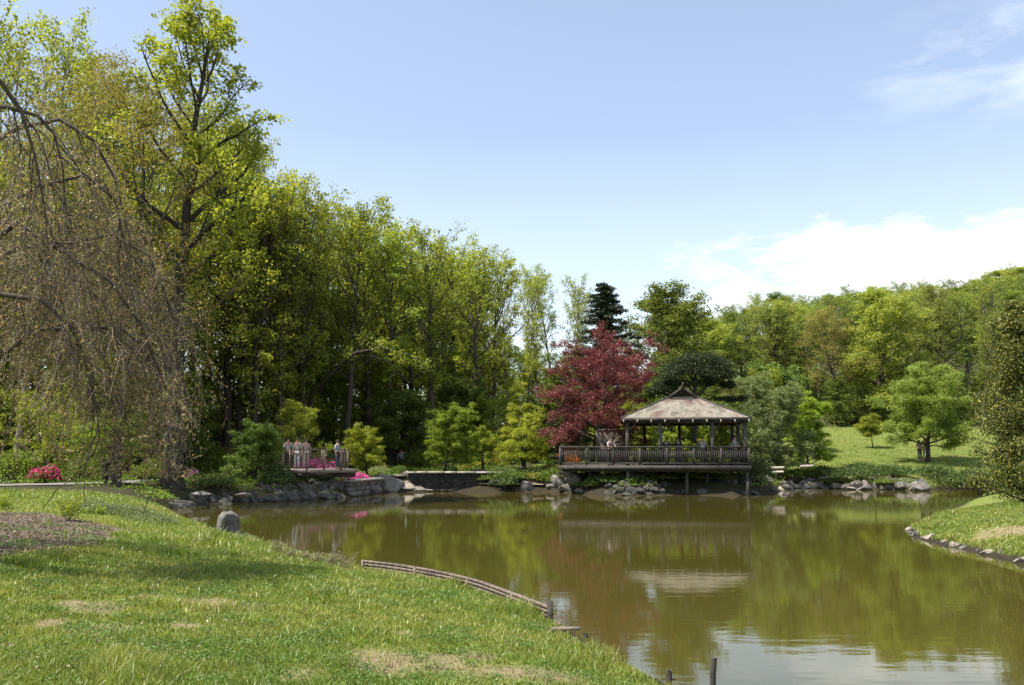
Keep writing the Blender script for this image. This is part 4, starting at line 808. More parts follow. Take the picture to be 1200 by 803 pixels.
p = W(615, 547, 57.6); lace(p, 60 * 57.6 / F, 46 * 57.6 / F, 'cascading golden green weeping maple left of the pavilion deck')
# ---------------------------------------------------------------- pavilion
def pavilion():
    Y0 = 50.6; A = -R(7); left, right = 735, 870
    ox = (802.5 - 600) / F * Y0; o = empty('pavilion', (ox, Y0, 0), A, label='open timber pavilion with a hipped shingle roof on a deck over the pond', cat='pavilion')
    hw = (right - left) / 2 * Y0 / F; zd = 1.66; dp = 5.8; zt = W(800, 491, Y0)[2]
    dl = (655 - 802.5) * Y0 / F; dr = (874 - 802.5) * Y0 / F
    b = MB(); nb_ = 0; y = -.30
    while y < dp + .6: b.box(((dl + dr) / 2, y + .07, zd - .02), (dr - dl, .132, .04)); y += .14
    b.build('deck', MT['wood'], o)
    b = MB(); b.box(((dl + dr) / 2, -.33, zd - .13), (dr - dl + .1, .05, .22)); b.box((dl - .03, dp / 2, zd - .13), (.05, dp + .7, .22)); b.box((dr + .03, dp / 2, zd - .13), (.05, dp + .7, .22))
    for x in np.arange(dl + .4, dr, .9): b.box((x, dp / 2, zd - .14), (.08, dp + .5, .18))
    for yy in (.3, 2.8, 5.2): b.box(((dl + dr) / 2, yy, zd - .30), (dr - dl - .2, .14, .14))
    b.build('deck_frame', MT['wood'], o)
    def X(px): return (px - 802.5) * Y0 / F
    fx = [X(735), X(773), X(833), X(870)]
    posts = [(x, 0) for x in fx] + [(fx[0], dp * .5), (fx[3], dp * .5)] + [(x, dp) for x in (fx[0], X(758), X(803), X(845), fx[3])]
    for x, y in posts: b = MB(); b.box((x, y, (zd + zt) / 2), (.20, .20, zt - zd)); b.build('post', MT['wood'], o)
    for x, y in [(X(735), -.1), (X(803), .3), (X(828), 1.2), (X(858), 1.6), (X(871), -.1), (X(690), 1.0), (X(745), 3), (X(780), 3.5)]:
        b = MB(); b.box((x, y, (zd - .3 - .6) / 2), (.16, .16, zd - .3 + .6)); b.build('stilt', MT['wood'], o)
    for x in (X(733), X(766), X(795), X(829)): b = MB(); b.box((x, 1.6, .22), (.75, .6, .5)); b.build('footing', MT['concrete'], o)
    b = MB(); b.box((0, 0, zt - .12), (2 * hw + .3, .12, .24)); b.box((0, dp, zt - .12), (2 * hw + .3, .12, .24)); b.box((-hw, dp / 2, zt - .121), (.12, dp - .13, .24)); b.box((hw, dp / 2, zt - .121), (.12, dp - .13, .24)); b.build('ring_beam', MT['dwood'], o)
    # braces at the post heads
    b = MB()
    for x in fx:
        for s in (-1, 1):
            if abs(x + s * .5) < hw: b.bar((x, 0, zt - .75), (x + s * .5, 0, zt - .25), .07)
    b.build('brace', MT['dwood'], o)
    # roof
    ov = .32; ex = hw + ov; y0, y1 = -ov, dp + ov; ze = zt + .05; zr = W(797, 461, Y0 + 2.6)[2]; rxh = .68; gy0 = 2.1; gy1 = dp - 2.1; zg = zr + .02
    def quad(b, pts, th=.07):
        pts = np.array(pts, float); n = nrm(np.cross(pts[1] - pts[0], pts[2] - pts[0])[None])[0]; n = n if n[2] > 0 else -n; k = len(pts); lo = pts - n * th
        b.add(np.concatenate([pts, lo]), [tuple(range(k))] if k == 4 else [(0, 1, 2)]); 
        b.add(np.concatenate([pts, lo]), [tuple(range(k, 2 * k))[::-1]] if k == 4 else [(5, 4, 3)])
        b.add(np.concatenate([pts, lo]), [(i, (i + 1) % k, k + (i + 1) % k, k + i) for i in range(k)])
    ct = .035
    def course(face, e0, e1, t0, t1, n=22):
        # overlapping shingle courses from eave edge e0-e1 to top edge t0-t1, each strip a little proud at its lower edge
        e0, e1, t0, t1 = map(lambda q: np.array(q, float), (e0, e1, t0, t1)); nn = np.cross(e1 - e0, t0 - e0); nn /= np.linalg.norm(nn); nn = nn if nn[2] > 0 else -nn
        for i in range(n):
            a, c_ = i / n, (i + 1) / n + .01
            lo0 = e0 + (t0 - e0) * a + nn * ct; lo1 = e1 + (t1 - e1) * a + nn * ct; hi0 = e0 + (t0 - e0) * c_; hi1 = e1 + (t1 - e1) * c_
            face.add([lo0, lo1, hi1, hi0, lo0 - nn * ct, lo1 - nn * ct], [(0, 1, 2, 3), (4, 5, 1, 0)])
    m, nt, out = _nodes('cedar_shingle'); bs = nt.nodes.new('ShaderNodeBsdfPrincipled'); bs.inputs['Roughness'].default_value = .85; bs.inputs['Specular IOR Level'].default_value = .2
    big = _noise(nt, .9, 5, .65); vor = nt.nodes.new('ShaderNodeTexVoronoi'); vor.inputs['Scale'].default_value = 7; tcn = nt.nodes.new('ShaderNodeTexCoord'); mpn = nt.nodes.new('ShaderNodeMapping'); mpn.inputs['Scale'].default_value = (1, .8, .9); nt.links.new(tcn.outputs['Object'], mpn.inputs[0]); nt.links.new(mpn.outputs[0], vor.inputs[0])
    sep = nt.nodes.new('ShaderNodeSeparateColor'); nt.links.new(vor.outputs['Color'], sep.inputs[0])
    c1 = _ramp(nt, big, [(.38, (.27, .235, .19)), (.5, (.50, .445, .36)), (.62, (.28, .195, .155))]); c2 = _mix(nt, _math(nt, 'MULTIPLY', sep.outputs[0], .4), c1, (.16, .14, .11)); nt.links.new(c2, bs.inputs['Base Color']); nt.links.new(bs.outputs[0], out.inputs[0]); shg = m
    rf = MB(); TL, TR = (-rxh, gy0, zr - .25), (rxh, gy0, zr - .25); BL, BR = (-rxh, gy1, zr - .25), (rxh, gy1, zr - .25)
    FL, FR, KL, KR = (-ex, y0, ze), (ex, y0, ze), (-ex, y1, ze), (ex, y1, ze)
    course(rf, FL, FR, TL, TR); course(rf, FR, KR, TR, BR); course(rf, KR, KL, BR, BL); course(rf, KL, FL, BL, TL)
    up = zr + .30; GA = (0, gy0 - .55, up); GB = (0, gy1 + .3, up)
    course(rf, (rxh + .12, gy0 - .3, zr - .27), (rxh + .12, gy1 + .2, zr - .27), GA, GB, 7); course(rf, (-rxh - .12, gy1 + .2, zr - .27), (-rxh - .12, gy0 - .3, zr - .27), GB, GA, 7)
    roof = rf.build('roof', shg, o)
    g = MB(); g.add([(-rxh, gy0 + .05, zr - .26), (rxh, gy0 + .05, zr - .26), (0, gy0 + .05, up - .07)], [(0, 1, 2)]); g.build('gable', MT['dwood'], roof); g = MB(); g.add([(-rxh, gy1, zr - .26), (rxh, gy1, zr - .26), (0, gy1, up - .07)], [(2, 1, 0)]); g.build('gable', MT['dwood'], roof)
    g = MB(); g.bar((-rxh - .15, gy0 - .32, zr - .30), (0, gy0 - .58, up - .03), .07, .12); g.bar((rxh + .15, gy0 - .32, zr - .30), (0, gy0 - .58, up - .03), .07, .12); g.build('bargeboard', MT['wood'], roof)
    g = MB(); g.bar((0, gy0 - .65, up + .05), (0, gy1 + .35, up + .05), .16, .12); g.bar((0, gy0 - .62, up - .02), (0, gy0 - .78, up + .24), .09, .12); g.build('ridge_cap', MT['dwood'], roof)
    g = MB()
    for q in (TL, TR, BL, BR):
        e = (math.copysign(ex, q[0]), y0 if q[1] == gy0 else y1, ze); g.bar((e[0], e[1], e[2] + .03), (q[0], q[1], q[2] + .05), .12, .07)
    g.build('hip_cap', MT['wood'], roof)
    g = MB(); g.box((0, y0 - .01, ze - .07), (2 * ex, .05, .16)); g.box((0, y1 + .01, ze - .07), (2 * ex, .05, .16)); g.box((-ex - .01, dp / 2, ze - .071), (.05, dp + 2 * ov - .06, .16)); g.box((ex + .01, dp / 2, ze - .071), (.05, dp + 2 * ov - .06, .16)); g.build('fascia', MT['dwood'], roof)
    for x in np.linspace(-ex + .12, ex - .12, 10): g = MB(); g.bar((x, -.12, ze - .03), (x, y0 - .14, ze - .22), .06, .12); g.build('rafter_tail', MT['plank'], roof)
    g = MB(); g.add([(-ex + .06, y0 + .06, ze - .02), (ex - .06, y0 + .06, ze - .02), (ex - .06, y1 - .06, ze - .02), (-ex + .06, y1 - .06, ze - .02)], [(3, 2, 1, 0)]); g.build('ceiling', MT['dwood'], roof)
    # railings
    def railing(p0, p1, step=.125):
        p0 = np.array(p0, float); p1 = np.array(p1, float); d = p1 - p0; Ln = np.linalg.norm(d); rr_ = MB()
        e = nrm(d[None])[0]
        for z, h, w_ in ((1.04, .06, .14), (.86, .07, .04), (.12, .07, .04)): rr_.bar(p0 + (0, 0, z), p1 + (0, 0, z), w_, h)
        k = int(Ln / step)
        for i in range(1, k): c_ = p0 + d * i / k; rr_.box((c_[0], c_[1], c_[2] + .49), (.04, .04, .68), math.atan2(d[1], d[0]))
        k = max(1, int(round(Ln / 1.6)))
        for i in range(k + 1): c_ = p0 + d * i / k; rr_.box((c_[0], c_[1], c_[2] + .5), (.11, .11, 1.0), math.atan2(d[1], d[0]))
        rr_.build('railing', MT['wood'], o)
    railing((dl + .06, -.24, zd), (dr - .06, -.24, zd)); railing((dl + .06, -.14, zd), (dl + .06, 3.2, zd)); railing((dr - .06, -.14, zd), (dr - .06, dp + .2, zd))
    railing((-hw, dp + .1, zd), (hw, dp + .1, zd))
    # bench rails inside
    for x0 in (X(738), X(776), X(836)):
        bb = MB(); bb.box((x0 + .75, .45, zd + .42), (1.3, .4, .05)); bb.box((x0 + .2, .45, zd + .2), (.07, .36, .4)); bb.box((x0 + 1.3, .45, zd + .2), (.07, .36, .4)); bb.build('bench', MT['wood'], o)
    # screen panel behind the left deck
    s = MB(); s.box((X(716), dp - .3, zd + 1.05), (1.9, .08, 2.1)); 
    for x in (X(716) - .95, X(716) + .95): s.box((x, dp - .31, zd + 1.08), (.1, .12, 2.16))
    s.box((X(716), dp - .31, zd + 2.14), (1.98, .13, .08)); s.build('screen_panel', MT['screen'], o)
    return o, zd
PAV, ZD = pavilion()
def pav_world(px, yl):
    A = -R(7); x = (px - 802.5) * 50.6 / F; ox = (802.5 - 600) / F * 50.6
    return (ox + x * math.cos(A) - yl * math.sin(A), 50.6 + x * math.sin(A) + yl * math.cos(A), ZD)
# ---------------------------------------------------------------- terrace bridge with metal railing
def terrace():
    a = W(318, 550, 46.6); b_ = W(419, 549, 48.4); z = 1.50; d = b_[:2] - a[:2]; Ln = np.linalg.norm(d); an = math.atan2(d[1], d[0])
    o = empty('terrace_deck', (a[0], a[1], 0), an, label='plank terrace with a dark metal railing over the left shore', cat='deck')
    m_ = MB(); y = 0
    while y < 3.2: m_.box((Ln / 2, y + .07, z - .02), (Ln, .13, .04)); y += .14
    m_.build('deck_boards', MT['plank'], o)
    m_ = MB(); m_.box((Ln / 2, -.03, z - .11), (Ln + .06, .06, .16)); m_.build('rim_board', MT['rail'], o)
    m_ = MB(); m_.box((Ln / 2, .5, z - .32), (Ln, .16, .24)); m_.box((Ln / 2, 2.6, z - .32), (Ln, .16, .24)); m_.build('beam', MT['dwood'], o)
    for x in (.4, Ln * .5, Ln - .4):
        m_ = MB(); m_.box((x, 1.0, z / 2 - .45), (.35, .5, z - .1)); m_.build('pier', MT['concrete'], o)
    def side(p0, p1, k):
        p0 = np.array(p0, float); p1 = np.array(p1, float)
        for i in range(k + 1):
            c_ = p0 + (p1 - p0) * i / k; q = MB(); q.box((c_[0], c_[1], z + .48), (.09, .09, 1.10)); q.build('rail_post', MT['rail'], o)
        for zz in (.14, .28, .42, .56, .70, .84): q = MB(); q.bar(p0 + (0, 0, z + zz), p1 + (0, 0, z + zz), .018); q.build('rail_bar', MT['metal'], o)
        q = MB(); q.bar(p0 + (0, 0, z + 1.05), p1 + (0, 0, z + 1.05), .10, .05); q.build('handrail', MT['rail'], o)
    side((0, -.02, 0), (Ln - .9, -.02, 0), 4); side((Ln - .9, .1, 0), (Ln + .1, 2.8, 0), 2); side((0, 3.2, 0), (Ln - .2, 3.25, 0), 4)
    return z
ZT = terrace()
# ---------------------------------------------------------------- near bank details
def edging():
    P = [G(425, 671), G(470, 676.5), G(520, 686), (0, 0, 0), G(600, 713), G(643, 731)]; P[3] = G(562, 697.5)
    P = np.array(P); t = np.linspace(0, 5, 31); C = np.stack([np.interp(t, range(6), P[:, i]) for i in (0, 1)], 1)
    for _ in range(3): C[1:-1] = (C[:-2] + C[1:-1] * 2 + C[2:]) / 4
    o = empty('timber_edging', (C[-1][0], C[-1][1], 0), 0, label='curved low edging of stacked timber slats along the near bank', cat='edging'); base = np.array([C[-1][0], C[-1][1], 0])
    for k in range(5):
        m_ = MB()
        for i in range(30):
            a = np.array([*C[i], -.02 + k * .062 + .002 * (k % 2)]) - base; b_ = np.array([*C[i + 1], -.02 + k * .062 + .002 * (k % 2)]) - base; m_.bar(a, b_ + (b_ - a) * .02, .045, .05)
        m_.build('slat', MT['edging'], o)
    for i in (0, 8, 16, 24): m_ = MB(); m_.box(np.array([*C[i], .06]) - base + (0, -.05, 0), (.05, .04, .40)); m_.build('stake', MT['edging'], o)
    m_ = MB(); m_.box((.02, -.01, .08), (.085, .085, .48)); m_.build('end_post', MT['dwood'], o)
edging()
def stump(px, py, h, r_, label, cat='post', name='wooden_post', tilt=(0, 0), cap=False):
    p = G(px, py); m_ = MB(); n = 10; rg = np.random.RandomState(int(px))
    m_.tube([(0, 0, -.35), (tilt[0] * .5, tilt[1] * .5, h * .5), (tilt[0], tilt[1], h * .97)], [r_ * 1.05, r_, r_ * .92], n)
    an = np.arange(n) * 2 * np.pi / n; top = np.stack([tilt[0] + np.cos(an) * r_ * .92, tilt[1] + np.sin(an) * r_ * .92, h + rg.uniform(-.02, .015, n)], 1)
    m_.add(np.concatenate([top, [[tilt[0], tilt[1], h]]]), [(i, (i + 1) % n, n) for i in range(n)])
    o = m_.build(name, MT['dwood'], None, loc=(p[0], p[1], 0), label=label, cat=cat); return o
stump(662, 748, .13, .05, 'short broken post at the bank just past the timber edging')
stump(686, 747, .05, .04, 'nearly sunken post right of the broken post and board')
stump(722, 771, .05, .035, 'tiny dark post tip beside the grass edge')
stump(784, 797, .10, .035, 'small pointed post at the lower edge of the water')
stump(834, 808, .32, .032, 'leaning wooden stake in the water at the bottom of the picture', tilt=(.035, 0))
p = G(664, 740, .12); q_ = MB(); q_.bar((-.2, .03, 0), (.18, -.02, .015), .11, .03); q_.build('loose_board', MT['edging'], None, loc=(p[0], p[1], .15), label='short loose board lying on the broken post', cat='board')
q_ = MB(); q_.bar((-.22, 0, 0), (.2, .06, .0), .12, .05); p = G(643, 737); q_.build('loose_board', MT['edging'], None, loc=(p[0], p[1], .05), label='brown board lying at the water by the edging end post', cat='board')
# logs right of the pavilion
for px, py, l_, an, lb in [(906, 549, 1.5, .15, 'bleached log lying topmost beside the grey green bush'), (906, 554, 1.3, -.1, 'bleached log lying beneath the topmost log'), (945, 547, 1.0, .3, 'bleached log on the bank under the bright green bushy tree')]:
    p = W(px, py, 57.5); m_ = MB(); m_.tube([(-l_ / 2, 0, 0), (0, .03, .02), (l_ / 2, 0, .05)], [.09, .10, .07], 8); m_.build('log', MT['log'], None, smooth=True, loc=p, rz=an, label=lb, cat='log')
# young plants in the mulch
def stemplant(p, h, n, spread, lm, label, ls=.05, seed=1, nl=16, stem='bark2', cat='plant', name='young_shrub', rad=.006, up=.06):
    rng = np.random.RandomState(seed); o = empty(name, p, 0, label=label, cat=cat); S = np.stack([rng.normal(0, .05, n), rng.normal(0, .05, n), np.full(n, -.05)], 1)
    D = nrm(np.stack([rng.normal(0, spread, n), rng.normal(0, spread, n), np.ones(n)], 1)); P = grow(S, D, h * rng.uniform(.6, 1.1, n), 6, .08, up, rng)
    P2, l2, r2 = children(P, h * np.full(n, .9), np.full(n, rad), 6, .25, 1, (.5, 1.0), .35, 4, .1, .04, rng); v, f = tubes(P, taper(np.full(n, rad), 6), 5); m_ = MB(); m_.add(v, f); v, f = tubes(P2, taper(np.full(len(P2), rad * .5), 4), 3); m_.add(v, f)
    link('stems', meshdata('stems', np.concatenate(m_.v), m_.f, MT[stem], True), o)
    Q = np.concatenate([np.repeat(P2, nl, 0)]); C, _ = sample(Q, rng.rand(len(Q))); v, f = leafquads(C + rng.normal(0, ls * .5, C.shape), ls, rng, .6, .5); link('foliage', meshdata('foliage', v, f, MT[lm]), o)
p = hit(82, 611); stemplant(p, .78, 14, .32, 'maple', 'young leafy shrub standing alone in the mulch bed', .06, 2, 12)
p = hit(6, 596); stemplant(p, .5, 10, .3, 'maple', 'young leafy plant at the left edge of the mulch bed', .05, 3, 10)
p = hit(118, 603); stemplant(p, .3, 8, .4, 'maple', 'small low plant right of the young leafy shrub', .05, 4, 8)
for k, (px, py) in enumerate([(326, 650), (342, 655), (357, 657), (372, 661), (388, 664), (404, 668)]):
    p = hit(px, py); stemplant(p, [.42, .30, .26, .30, .30, .42][k], 16, .32, 'reed', ['tall dry twiggy plant on the bank right of the standing stone', 'dry twiggy plant second from the left on the bank', 'lowest dry twiggy plant on the bank', 'dry twiggy plant fourth from the left on the bank', 'dry twiggy plant before the last tall one on the bank', 'dry twiggy plant close to the start of the timber edging'][k], .028, 30 + k, 5, 'reed', 'plant', 'twiggy_plant', .004, .1)
# grey green ground cover at the bank
rng = np.random.RandomState(50); C = []
for px, py in [(112, 594), (128, 595), (144, 597), (158, 600), (172, 604), (184, 607), (100, 590)]:
    p = hit(px, py + 4); C.append(clump(.75, .7, .26, 1700, rng, .25) + p)
v, f = leafquads(np.concatenate(C), .045, rng, .7); link('ground_cover', meshdata('ground_cover', v, f, MT['cover']), kind='stuff', label='grey green ground cover spreading at the far end of the near bank', cat='ground cover')
# ---------------------------------------------------------------- grass
def grass(name, n, px0, px1, d0, d1, seed, pen=False, lab=None):
    rng = np.random.RandomState(seed); D = d0 * (d1 / d0) ** (rng.rand(n) ** 1.15); px = rng.uniform(px0, px1, n); x = (px - CX) / F * D
    s = sdf(x, D); dens = fbm2(x * 1.7, D * 1.7, 61); ok = (s > .03 + .05 * rng.rand(n)) & (rng.rand(n) > mulch_mask(x, D) * .975) & (rng.rand(n) > bare_mask(x, D) * .92)
    ok &= (x > 9) if pen else (x < 9)
    if lab: ok &= rng.rand(n) > forest_mask(x, D) * 1.5
    ok &= rng.rand(n) < np.clip(.9 + .35 * dens, .5, 1)
    x, D, s, dens = x[ok], D[ok], s[ok], dens[ok]; n = len(x); z = height(x, D, s)
    big = sst(.25, 1.0, fbm2(x * 2.4 + 3, D * 2.4, 77)); edge = (1 - sst(.1, .7, s))
    sc = np.clip(D / 9, .8, 2.6)
    h = (.03 + .05 * rng.rand(n) ** 2 + .15 * big * rng.rand(n) + .05 * edge * rng.rand(n)) * (.9 + .15 * sc) * (1 - .35 * (bare_mask(x, D) > .2)); wd = (.0035 + .003 * rng.rand(n)) * sc
    # taller tufts at the left crest of the bank
    cr = np.exp(-((x + 7.2) ** 2 / 5 + (D - 21) ** 2 / 14)); h = h * (1 + 1.3 * cr * rng.rand(n))
    a = rng.uniform(0, 6.283, n); u = np.stack([np.cos(a), np.sin(a), np.zeros(n)], 1); la = rng.uniform(0, 6.283, n); ln = (rng.rand(n) * .95)[:, None] * h[:, None] * np.stack([np.cos(la), np.sin(la), np.zeros(n)], 1)
    b0 = np.stack([x, D, z - .006], 1); mid = b0 + ln * .35 + np.array([0, 0, 1]) * (h * .6)[:, None]; tip = b0 + ln + np.array([0, 0, 1]) * (h * .95)[:, None]
    W_ = wd[:, None] * u; V = np.stack([b0 - W_, b0 + W_, mid + W_ * .8, mid - W_ * .8, tip], 1).reshape(-1, 3); i = np.arange(n)[:, None] * 5
    return link(name, meshdata(name, V, [i + np.array([0, 1, 2, 3]), i + np.array([3, 2, 4])], MT['grass']), kind='stuff', label=lab or 'green mown grass with dry patches on the ' + ('spit at the right' if pen else 'near bank'), cat='grass')
grass('grass', 620000, -160, 900, 4.6, 34, 1)
grass('spit_grass', 110000, 1040, 1330, 18, 36, 2, True)
grass('lawn_grass', 150000, 930, 1300, 58, 99, 3, True, 'sunlit mown grass of the sloping lawn on the right')
# broad leaved weeds and clover in the turf, uncountable
rng = np.random.RandomState(81); C = []
for k in range(520):
    D_ = 5.2 * (24 / 5.2) ** rng.rand(); x_ = (rng.uniform(-60, 760) - CX) / F * D_
    if float(sdf(np.array([x_]), np.array([D_]))[0]) < .4: continue
    r_ = rng.uniform(.05, .28); m_n = int(40 + 900 * r_ * r_ * 4); q = rng.normal(0, r_ * .6, (m_n, 2)); zz = height(x_ + q[:, 0], D_ + q[:, 1]); C.append(np.stack([x_ + q[:, 0], D_ + q[:, 1], zz + rng.uniform(.015, .06, m_n)], 1))
v, f = leafquads(np.concatenate(C), .022, rng, 1.6, .8); MT['weed'] = leaf('clover_leaf', (.05, .11, .018), (.12, .20, .035), .3, vary=.0, pscale=1.2); link('turf_weeds', meshdata('turf_weeds', v, f, MT['weed']), kind='stuff', label='low clover and broad leaved weeds scattered through the turf', cat='weeds')
rng = np.random.RandomState(83); n = 900; D_ = 5.5 * (26 / 5.5) ** rng.rand(n); x_ = (rng.uniform(-80, 300, n) - CX) / F * D_; C = np.stack([x_, D_, height(x_, D_) + .02 + .03 * rng.rand(n)], 1); v, f = leafquads(C, .04, rng, 1.5, .6); link('fallen_leaves', meshdata('fallen_leaves', v, f, MT['chip']), kind='stuff', label='dry fallen leaves scattered on the turf under the weeping cherry', cat='leaves')
# mulch chips: small flat flakes, uncountable
rng = np.random.RandomState(71); n = 150000; x = rng.uniform(MULCH_P[:, 0].min(), MULCH_P[:, 0].max() + .5, n); y = rng.uniform(MULCH_P[:, 1].min() - .5, MULCH_P[:, 1].max() + .5, n); ok = rng.rand(n) < mulch_mask(x, y); x, y = x[ok], y[ok]
C = np.stack([x, y, height(x, y) + .008], 1); v, f = leafquads(C, .05, rng, .9, .3); 
link('wood_chips', meshdata('wood_chips', v, f, MT['chip']), kind='stuff', label='brown bark chips covering the planting bed on the bank', cat='mulch')
# ---------------------------------------------------------------- people
def plain(name, c, rough=.8): return surf(name, tuple(q * .85 for q in c), tuple(min(1, q * 1.1) for q in c), 9, rough, .15, 40)
SKIN = plain('skin', (.42, .25, .17), .5); HAIR = plain('hair', (.035, .022, .015), .6)
def skinned(name, V, E, rad, mat, parent):
    me = bpy.data.meshes.new(name); me.from_pydata([tuple(q) for q in V], E, []); ob = bpy.data.objects.new(name, me); COL.objects.link(ob)
    md = ob.modifiers.new('s', 'SKIN'); sv = me.skin_vertices[0].data
    for i, r_ in enumerate(rad): sv[i].radius = (r_, r_) if np.isscalar(r_) else r_; sv[i].use_root = (i == 0)
    ss = ob.modifiers.new('u', 'SUBSURF'); ss.levels = 1; ss.render_levels = 1
    dg = bpy.context.evaluated_depsgraph_get(); m2 = bpy.data.meshes.new_from_object(ob.evaluated_get(dg)); bpy.data.objects.remove(ob)
    m2.materials.clear(); m2.materials.append(mat); m2.polygons.foreach_set('use_smooth', np.ones(len(m2.polygons), bool)); return m2
def person(loc, rz, H, top, legs, label, pose='stand', group=None, hat=None, short=False, seat=False):
    s = H / 1.75; o = empty('person', loc, rz, label=label, cat='person', group=group)
    A = lambda *p: np.array(p, float) * s
    lean_ = {'stand': 0, 'lean': -.22, 'walk': -.02}[pose]; st_ = .22 if pose == 'walk' else 0
    V = {'pelvis': A(0, 0, .96), 'waist': A(0, lean_ * .3, 1.12), 'chest': A(0, lean_ * .8, 1.34), 'neck': A(0, lean_ * 1.1, 1.50), 'head': A(0, lean_ * 1.2 - .01, 1.60), 'crown': A(0, lean_ * 1.2 - .005, 1.70)}
    for sd, n_ in ((-1, 'L'), (1, 'R')):
        V['hip' + n_] = A(.09 * sd, 0, .92); V['knee' + n_] = A(.10 * sd, -.03 - st_ * sd * .5 if True else 0, .50); V['ank' + n_] = A(.10 * sd, -st_ * sd, .09); V['toe' + n_] = A(.115 * sd, -.15 - st_ * sd, .035)
        V['sh' + n_] = A(.17 * sd, lean_ * .95, 1.43)
        if pose == 'lean': V['el' + n_] = A(.24 * sd, lean_ - .12, 1.18); V['wr' + n_] = A(.16 * sd, lean_ - .30, 1.10); V['pa' + n_] = A(.12 * sd, lean_ - .38, 1.09)
        else: V['el' + n_] = A(.25 * sd, .02 + st_ * .4 * sd, 1.15); V['wr' + n_] = A(.26 * sd, -.06 + st_ * .6 * sd, .90); V['pa' + n_] = A(.26 * sd, -.08 + st_ * .6 * sd, .82)
    Rd = dict(pelvis=(.125, .10), waist=(.115, .085), chest=(.15, .10), neck=.055, head=(.078, .092), crown=(.06, .07))
    for n_ in 'LR': Rd.update({'hip' + n_: .085, 'knee' + n_: .055, 'ank' + n_: .038, 'toe' + n_: .035, 'sh' + n_: .058, 'el' + n_: .04, 'wr' + n_: .027, 'pa' + n_: (.035, .018)})
    Ed = [('pelvis', 'waist'), ('waist', 'chest'), ('chest', 'neck'), ('neck', 'head'), ('head', 'crown')]
    for n_ in 'LR': Ed += [('pelvis', 'hip' + n_), ('hip' + n_, 'knee' + n_), ('knee' + n_, 'ank' + n_), ('ank' + n_, 'toe' + n_), ('chest', 'sh' + n_), ('sh' + n_, 'el' + n_), ('el' + n_, 'wr' + n_), ('wr' + n_, 'pa' + n_)]
    def sub(names, grow_=1.0, over={}):
        ks = [k for k in V if k in names]; ed = [(ks.index(a), ks.index(b)) for a, b in Ed if a in names and b in names]; rd = []
        for k in ks:
            q = over.get(k, Rd[k]); rd.append(tuple(t * s * grow_ for t in (q if not np.isscalar(q) else (q, q))))
        return [V[k] for k in ks], ed, rd
    v_, e_, r_ = sub(set(V)); body = skinned('body', v_, e_, r_, SKIN, o)
    bm = bmesh.new(); bm.from_mesh(body)
    ex = MB()
    for n_, sd in (('L', -1), ('R', 1)):      # five fingers rooted in each palm, and nose and ears on the head
        d = nrm((V['pa' + n_] - V['wr' + n_])[None])[0]; side = np.array([1., 0, 0]) if pose != 'lean' else np.array([1., 0, 0]); side = nrm(np.cross(d, np.cross(side if abs(d[0]) < .9 else np.array([0, 1., 0]), d))[None])[0] if pose == 'lean' else np.array([0, 1., 0])
        cr = np.cross(d, side)
        for i, (off, l_) in enumerate(((-.026, .065), (-.009, .078), (.009, .072), (.026, .056))):
            p0 = V['pa' + n_] + side * off * s; ex.tube([p0, p0 + d * l_ * .5 * s, p0 + d * l_ * .9 * s + cr * .02 * s], [.009 * s, .008 * s, .006 * s], 5)
        p0 = V['pa' + n_] - d * .03 * s - side * .028 * s; ex.tube([p0, p0 - side * .025 * s + d * .02 * s, p0 - side * .03 * s + d * .05 * s], [.011 * s, .010 * s, .007 * s], 5)
    hd = V['head']; ex.tube([hd + A(0, -.085, .025), hd + A(0, -.108, -.005), hd + A(0, -.09, -.02)], [.010 * s, .015 * s, .012 * s], 5)
    for sd in (-1, 1): ex.tube([hd + A(.076 * sd, 0, .02), hd + A(.090 * sd, .01, .0), hd + A(.078 * sd, 0, -.025)], [.010 * s, .014 * s, .009 * s], 5)
    tmp = meshdata('t', np.concatenate(ex.v), ex.f, SKIN, True); bm.from_mesh(tmp); bm.to_mesh(body); bm.free(); body.polygons.foreach_set('use_smooth', np.ones(len(body.polygons), bool)); link('body', body, o)
    cov = {'pelvis', 'waist', 'chest', 'shL', 'shR'} | ({'elL', 'elR'})
    v_, e_, r_ = sub(cov, 1.13, {'elL': .052, 'elR': .052}); link('shirt', skinned('shirt', v_, e_, r_, top, o), o)
    tr_ = {'pelvis', 'hipL', 'hipR', 'kneeL', 'kneeR'} | (set() if short else {'ankL', 'ankR'})
    v_, e_, r_ = sub(tr_, 1.15, {'ankL': .05, 'ankR': .05, 'kneeL': .066, 'kneeR': .066}); link('trousers', skinned('trousers', v_, e_, r_, legs, o), o)
    hm = MB(); hc = V['head'] + A(0, .018, .045)
    th = np.linspace(0, 1.75, 8); ph = np.linspace(0, 2 * np.pi, 15)[:-1]; vv = np.array([[(.092 * math.sin(t) * math.cos(q)), (.105 * math.sin(t) * math.sin(q)) , .10 * math.cos(t)] for t in th for q in ph]) * s
    i = np.arange(len(vv)).reshape(8, 14); hm.add(vv + hc, np.stack([i[:-1], np.roll(i[:-1], -1, 1), np.roll(i[1:], -1, 1), i[1:]], -1).reshape(-1, 4))
    hm.build('hat' if hat else 'hair', hat or HAIR, o, True)
    shoe = MB()
    for n_ in 'LR': shoe.box((V['ank' + n_] + V['toe' + n_]) / 2 + A(0, .01, -.02), (.10 * s, .27 * s, .08 * s), None, .8)
    shoe.build('shoes', plain('shoe', (.05, .045, .04)), o)
    return o
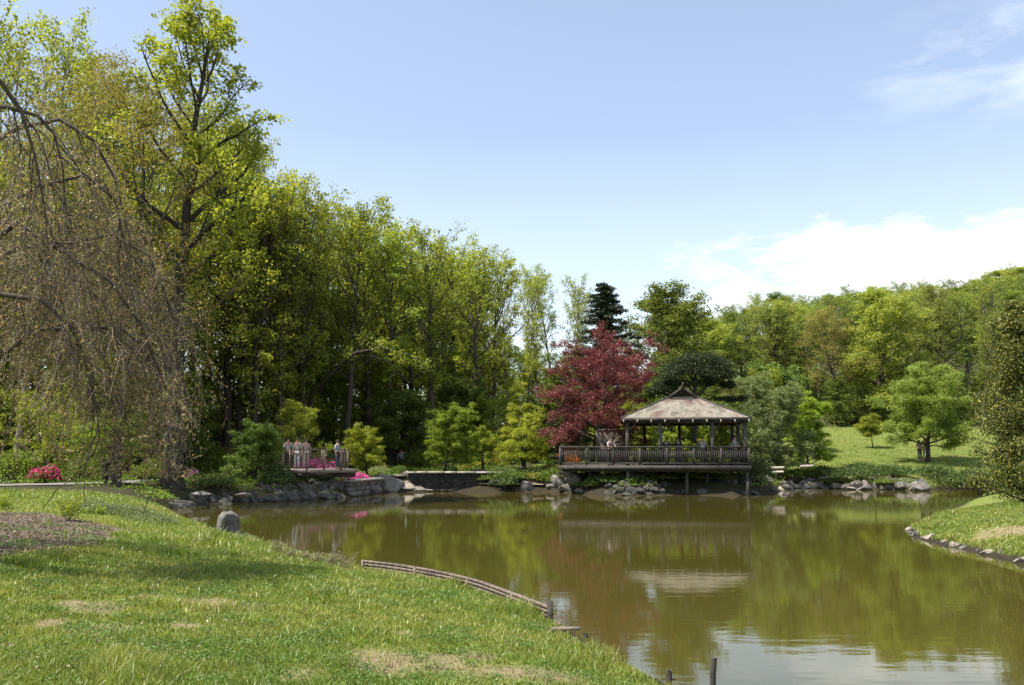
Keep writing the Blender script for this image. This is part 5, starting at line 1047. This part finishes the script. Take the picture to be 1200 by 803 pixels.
cW = plain('white_cloth', (.36, .355, .34)); cK = plain('black_cloth', (.02, .02, .022)); cB = plain('blue_cloth', (.12, .18, .36)); cG = plain('grey_cloth', (.30, .31, .33)); cT = plain('tan_cloth', (.45, .38, .30)); cP = plain('mauve_cloth', (.42, .30, .36)); cD = plain('dark_cloth', (.05, .055, .08)); cL = plain('light_blue_cloth', (.26, .33, .44)); cS = plain('pale_pink_cloth', (.36, .25, .24))
def tp(px, D): p = W(px, 549, D); return (p[0], p[1], ZT)
person(tp(337, 49.2), .3, 1.72, cW, cK, 'person in a white top and black trousers, leftmost on the terrace')
person(tp(348, 48.8), -.2, 1.70, cW, cG, 'person in white top and pale trousers standing second from the left on the terrace')
person(tp(358, 49.4), .5, 1.66, cS, cT, 'person in a pale pink top standing third from the left on the terrace')
person(tp(395, 49.3), 1.2, 1.60, cL, cD, 'person in a blue top near the right end of the terrace')
p = on(471, 66); person((p[0], p[1], W(471, 553, 66)[2]), .2, 1.70, cL, cD, 'person in light blue walking in the shade of the wood', 'walk')
p = on(463, 67); person((p[0], p[1], W(463, 553, 67)[2]), .2, 1.66, cD, cK, 'person in dark clothes beside the one in light blue in the wood', 'walk')
person(pav_world(714, .25), .25, 1.62, cG, cK, 'person in a grey top leaning on the open deck railing left of the pavilion', 'lean')
person(pav_world(782, 1.6), 2.6, 1.62, cD, cK, 'dark clothed person in the pavilion beside the second front post')
person(pav_world(823, .9), 2.9, 1.66, cW, cK, 'person in a white shirt with back turned, under the pavilion roof', 'lean')
person(pav_world(856, .9), 1.0, 1.70, cG, cD, 'person in grey at the right end of the pavilion', 'lean')
person(pav_world(797, 3.2), .4, 1.66, cD, cD, 'dark clothed person deep in the middle of the pavilion')
p = on(131, 41); person((p[0], p[1], p[2] + .03), .2, 1.72, cG, cK, 'person in grey top and black trousers on the path at the left', 'walk')
p = on(1074, 67); person(p, .1, 1.62, cP, cD, 'person in a mauve top, left of the couple under the lawn tree')
p = on(1080.5, 67.3); person(p, -.2, 1.76, cT, cT, 'person in tan clothes, right of the couple beside the lawn tree trunk')
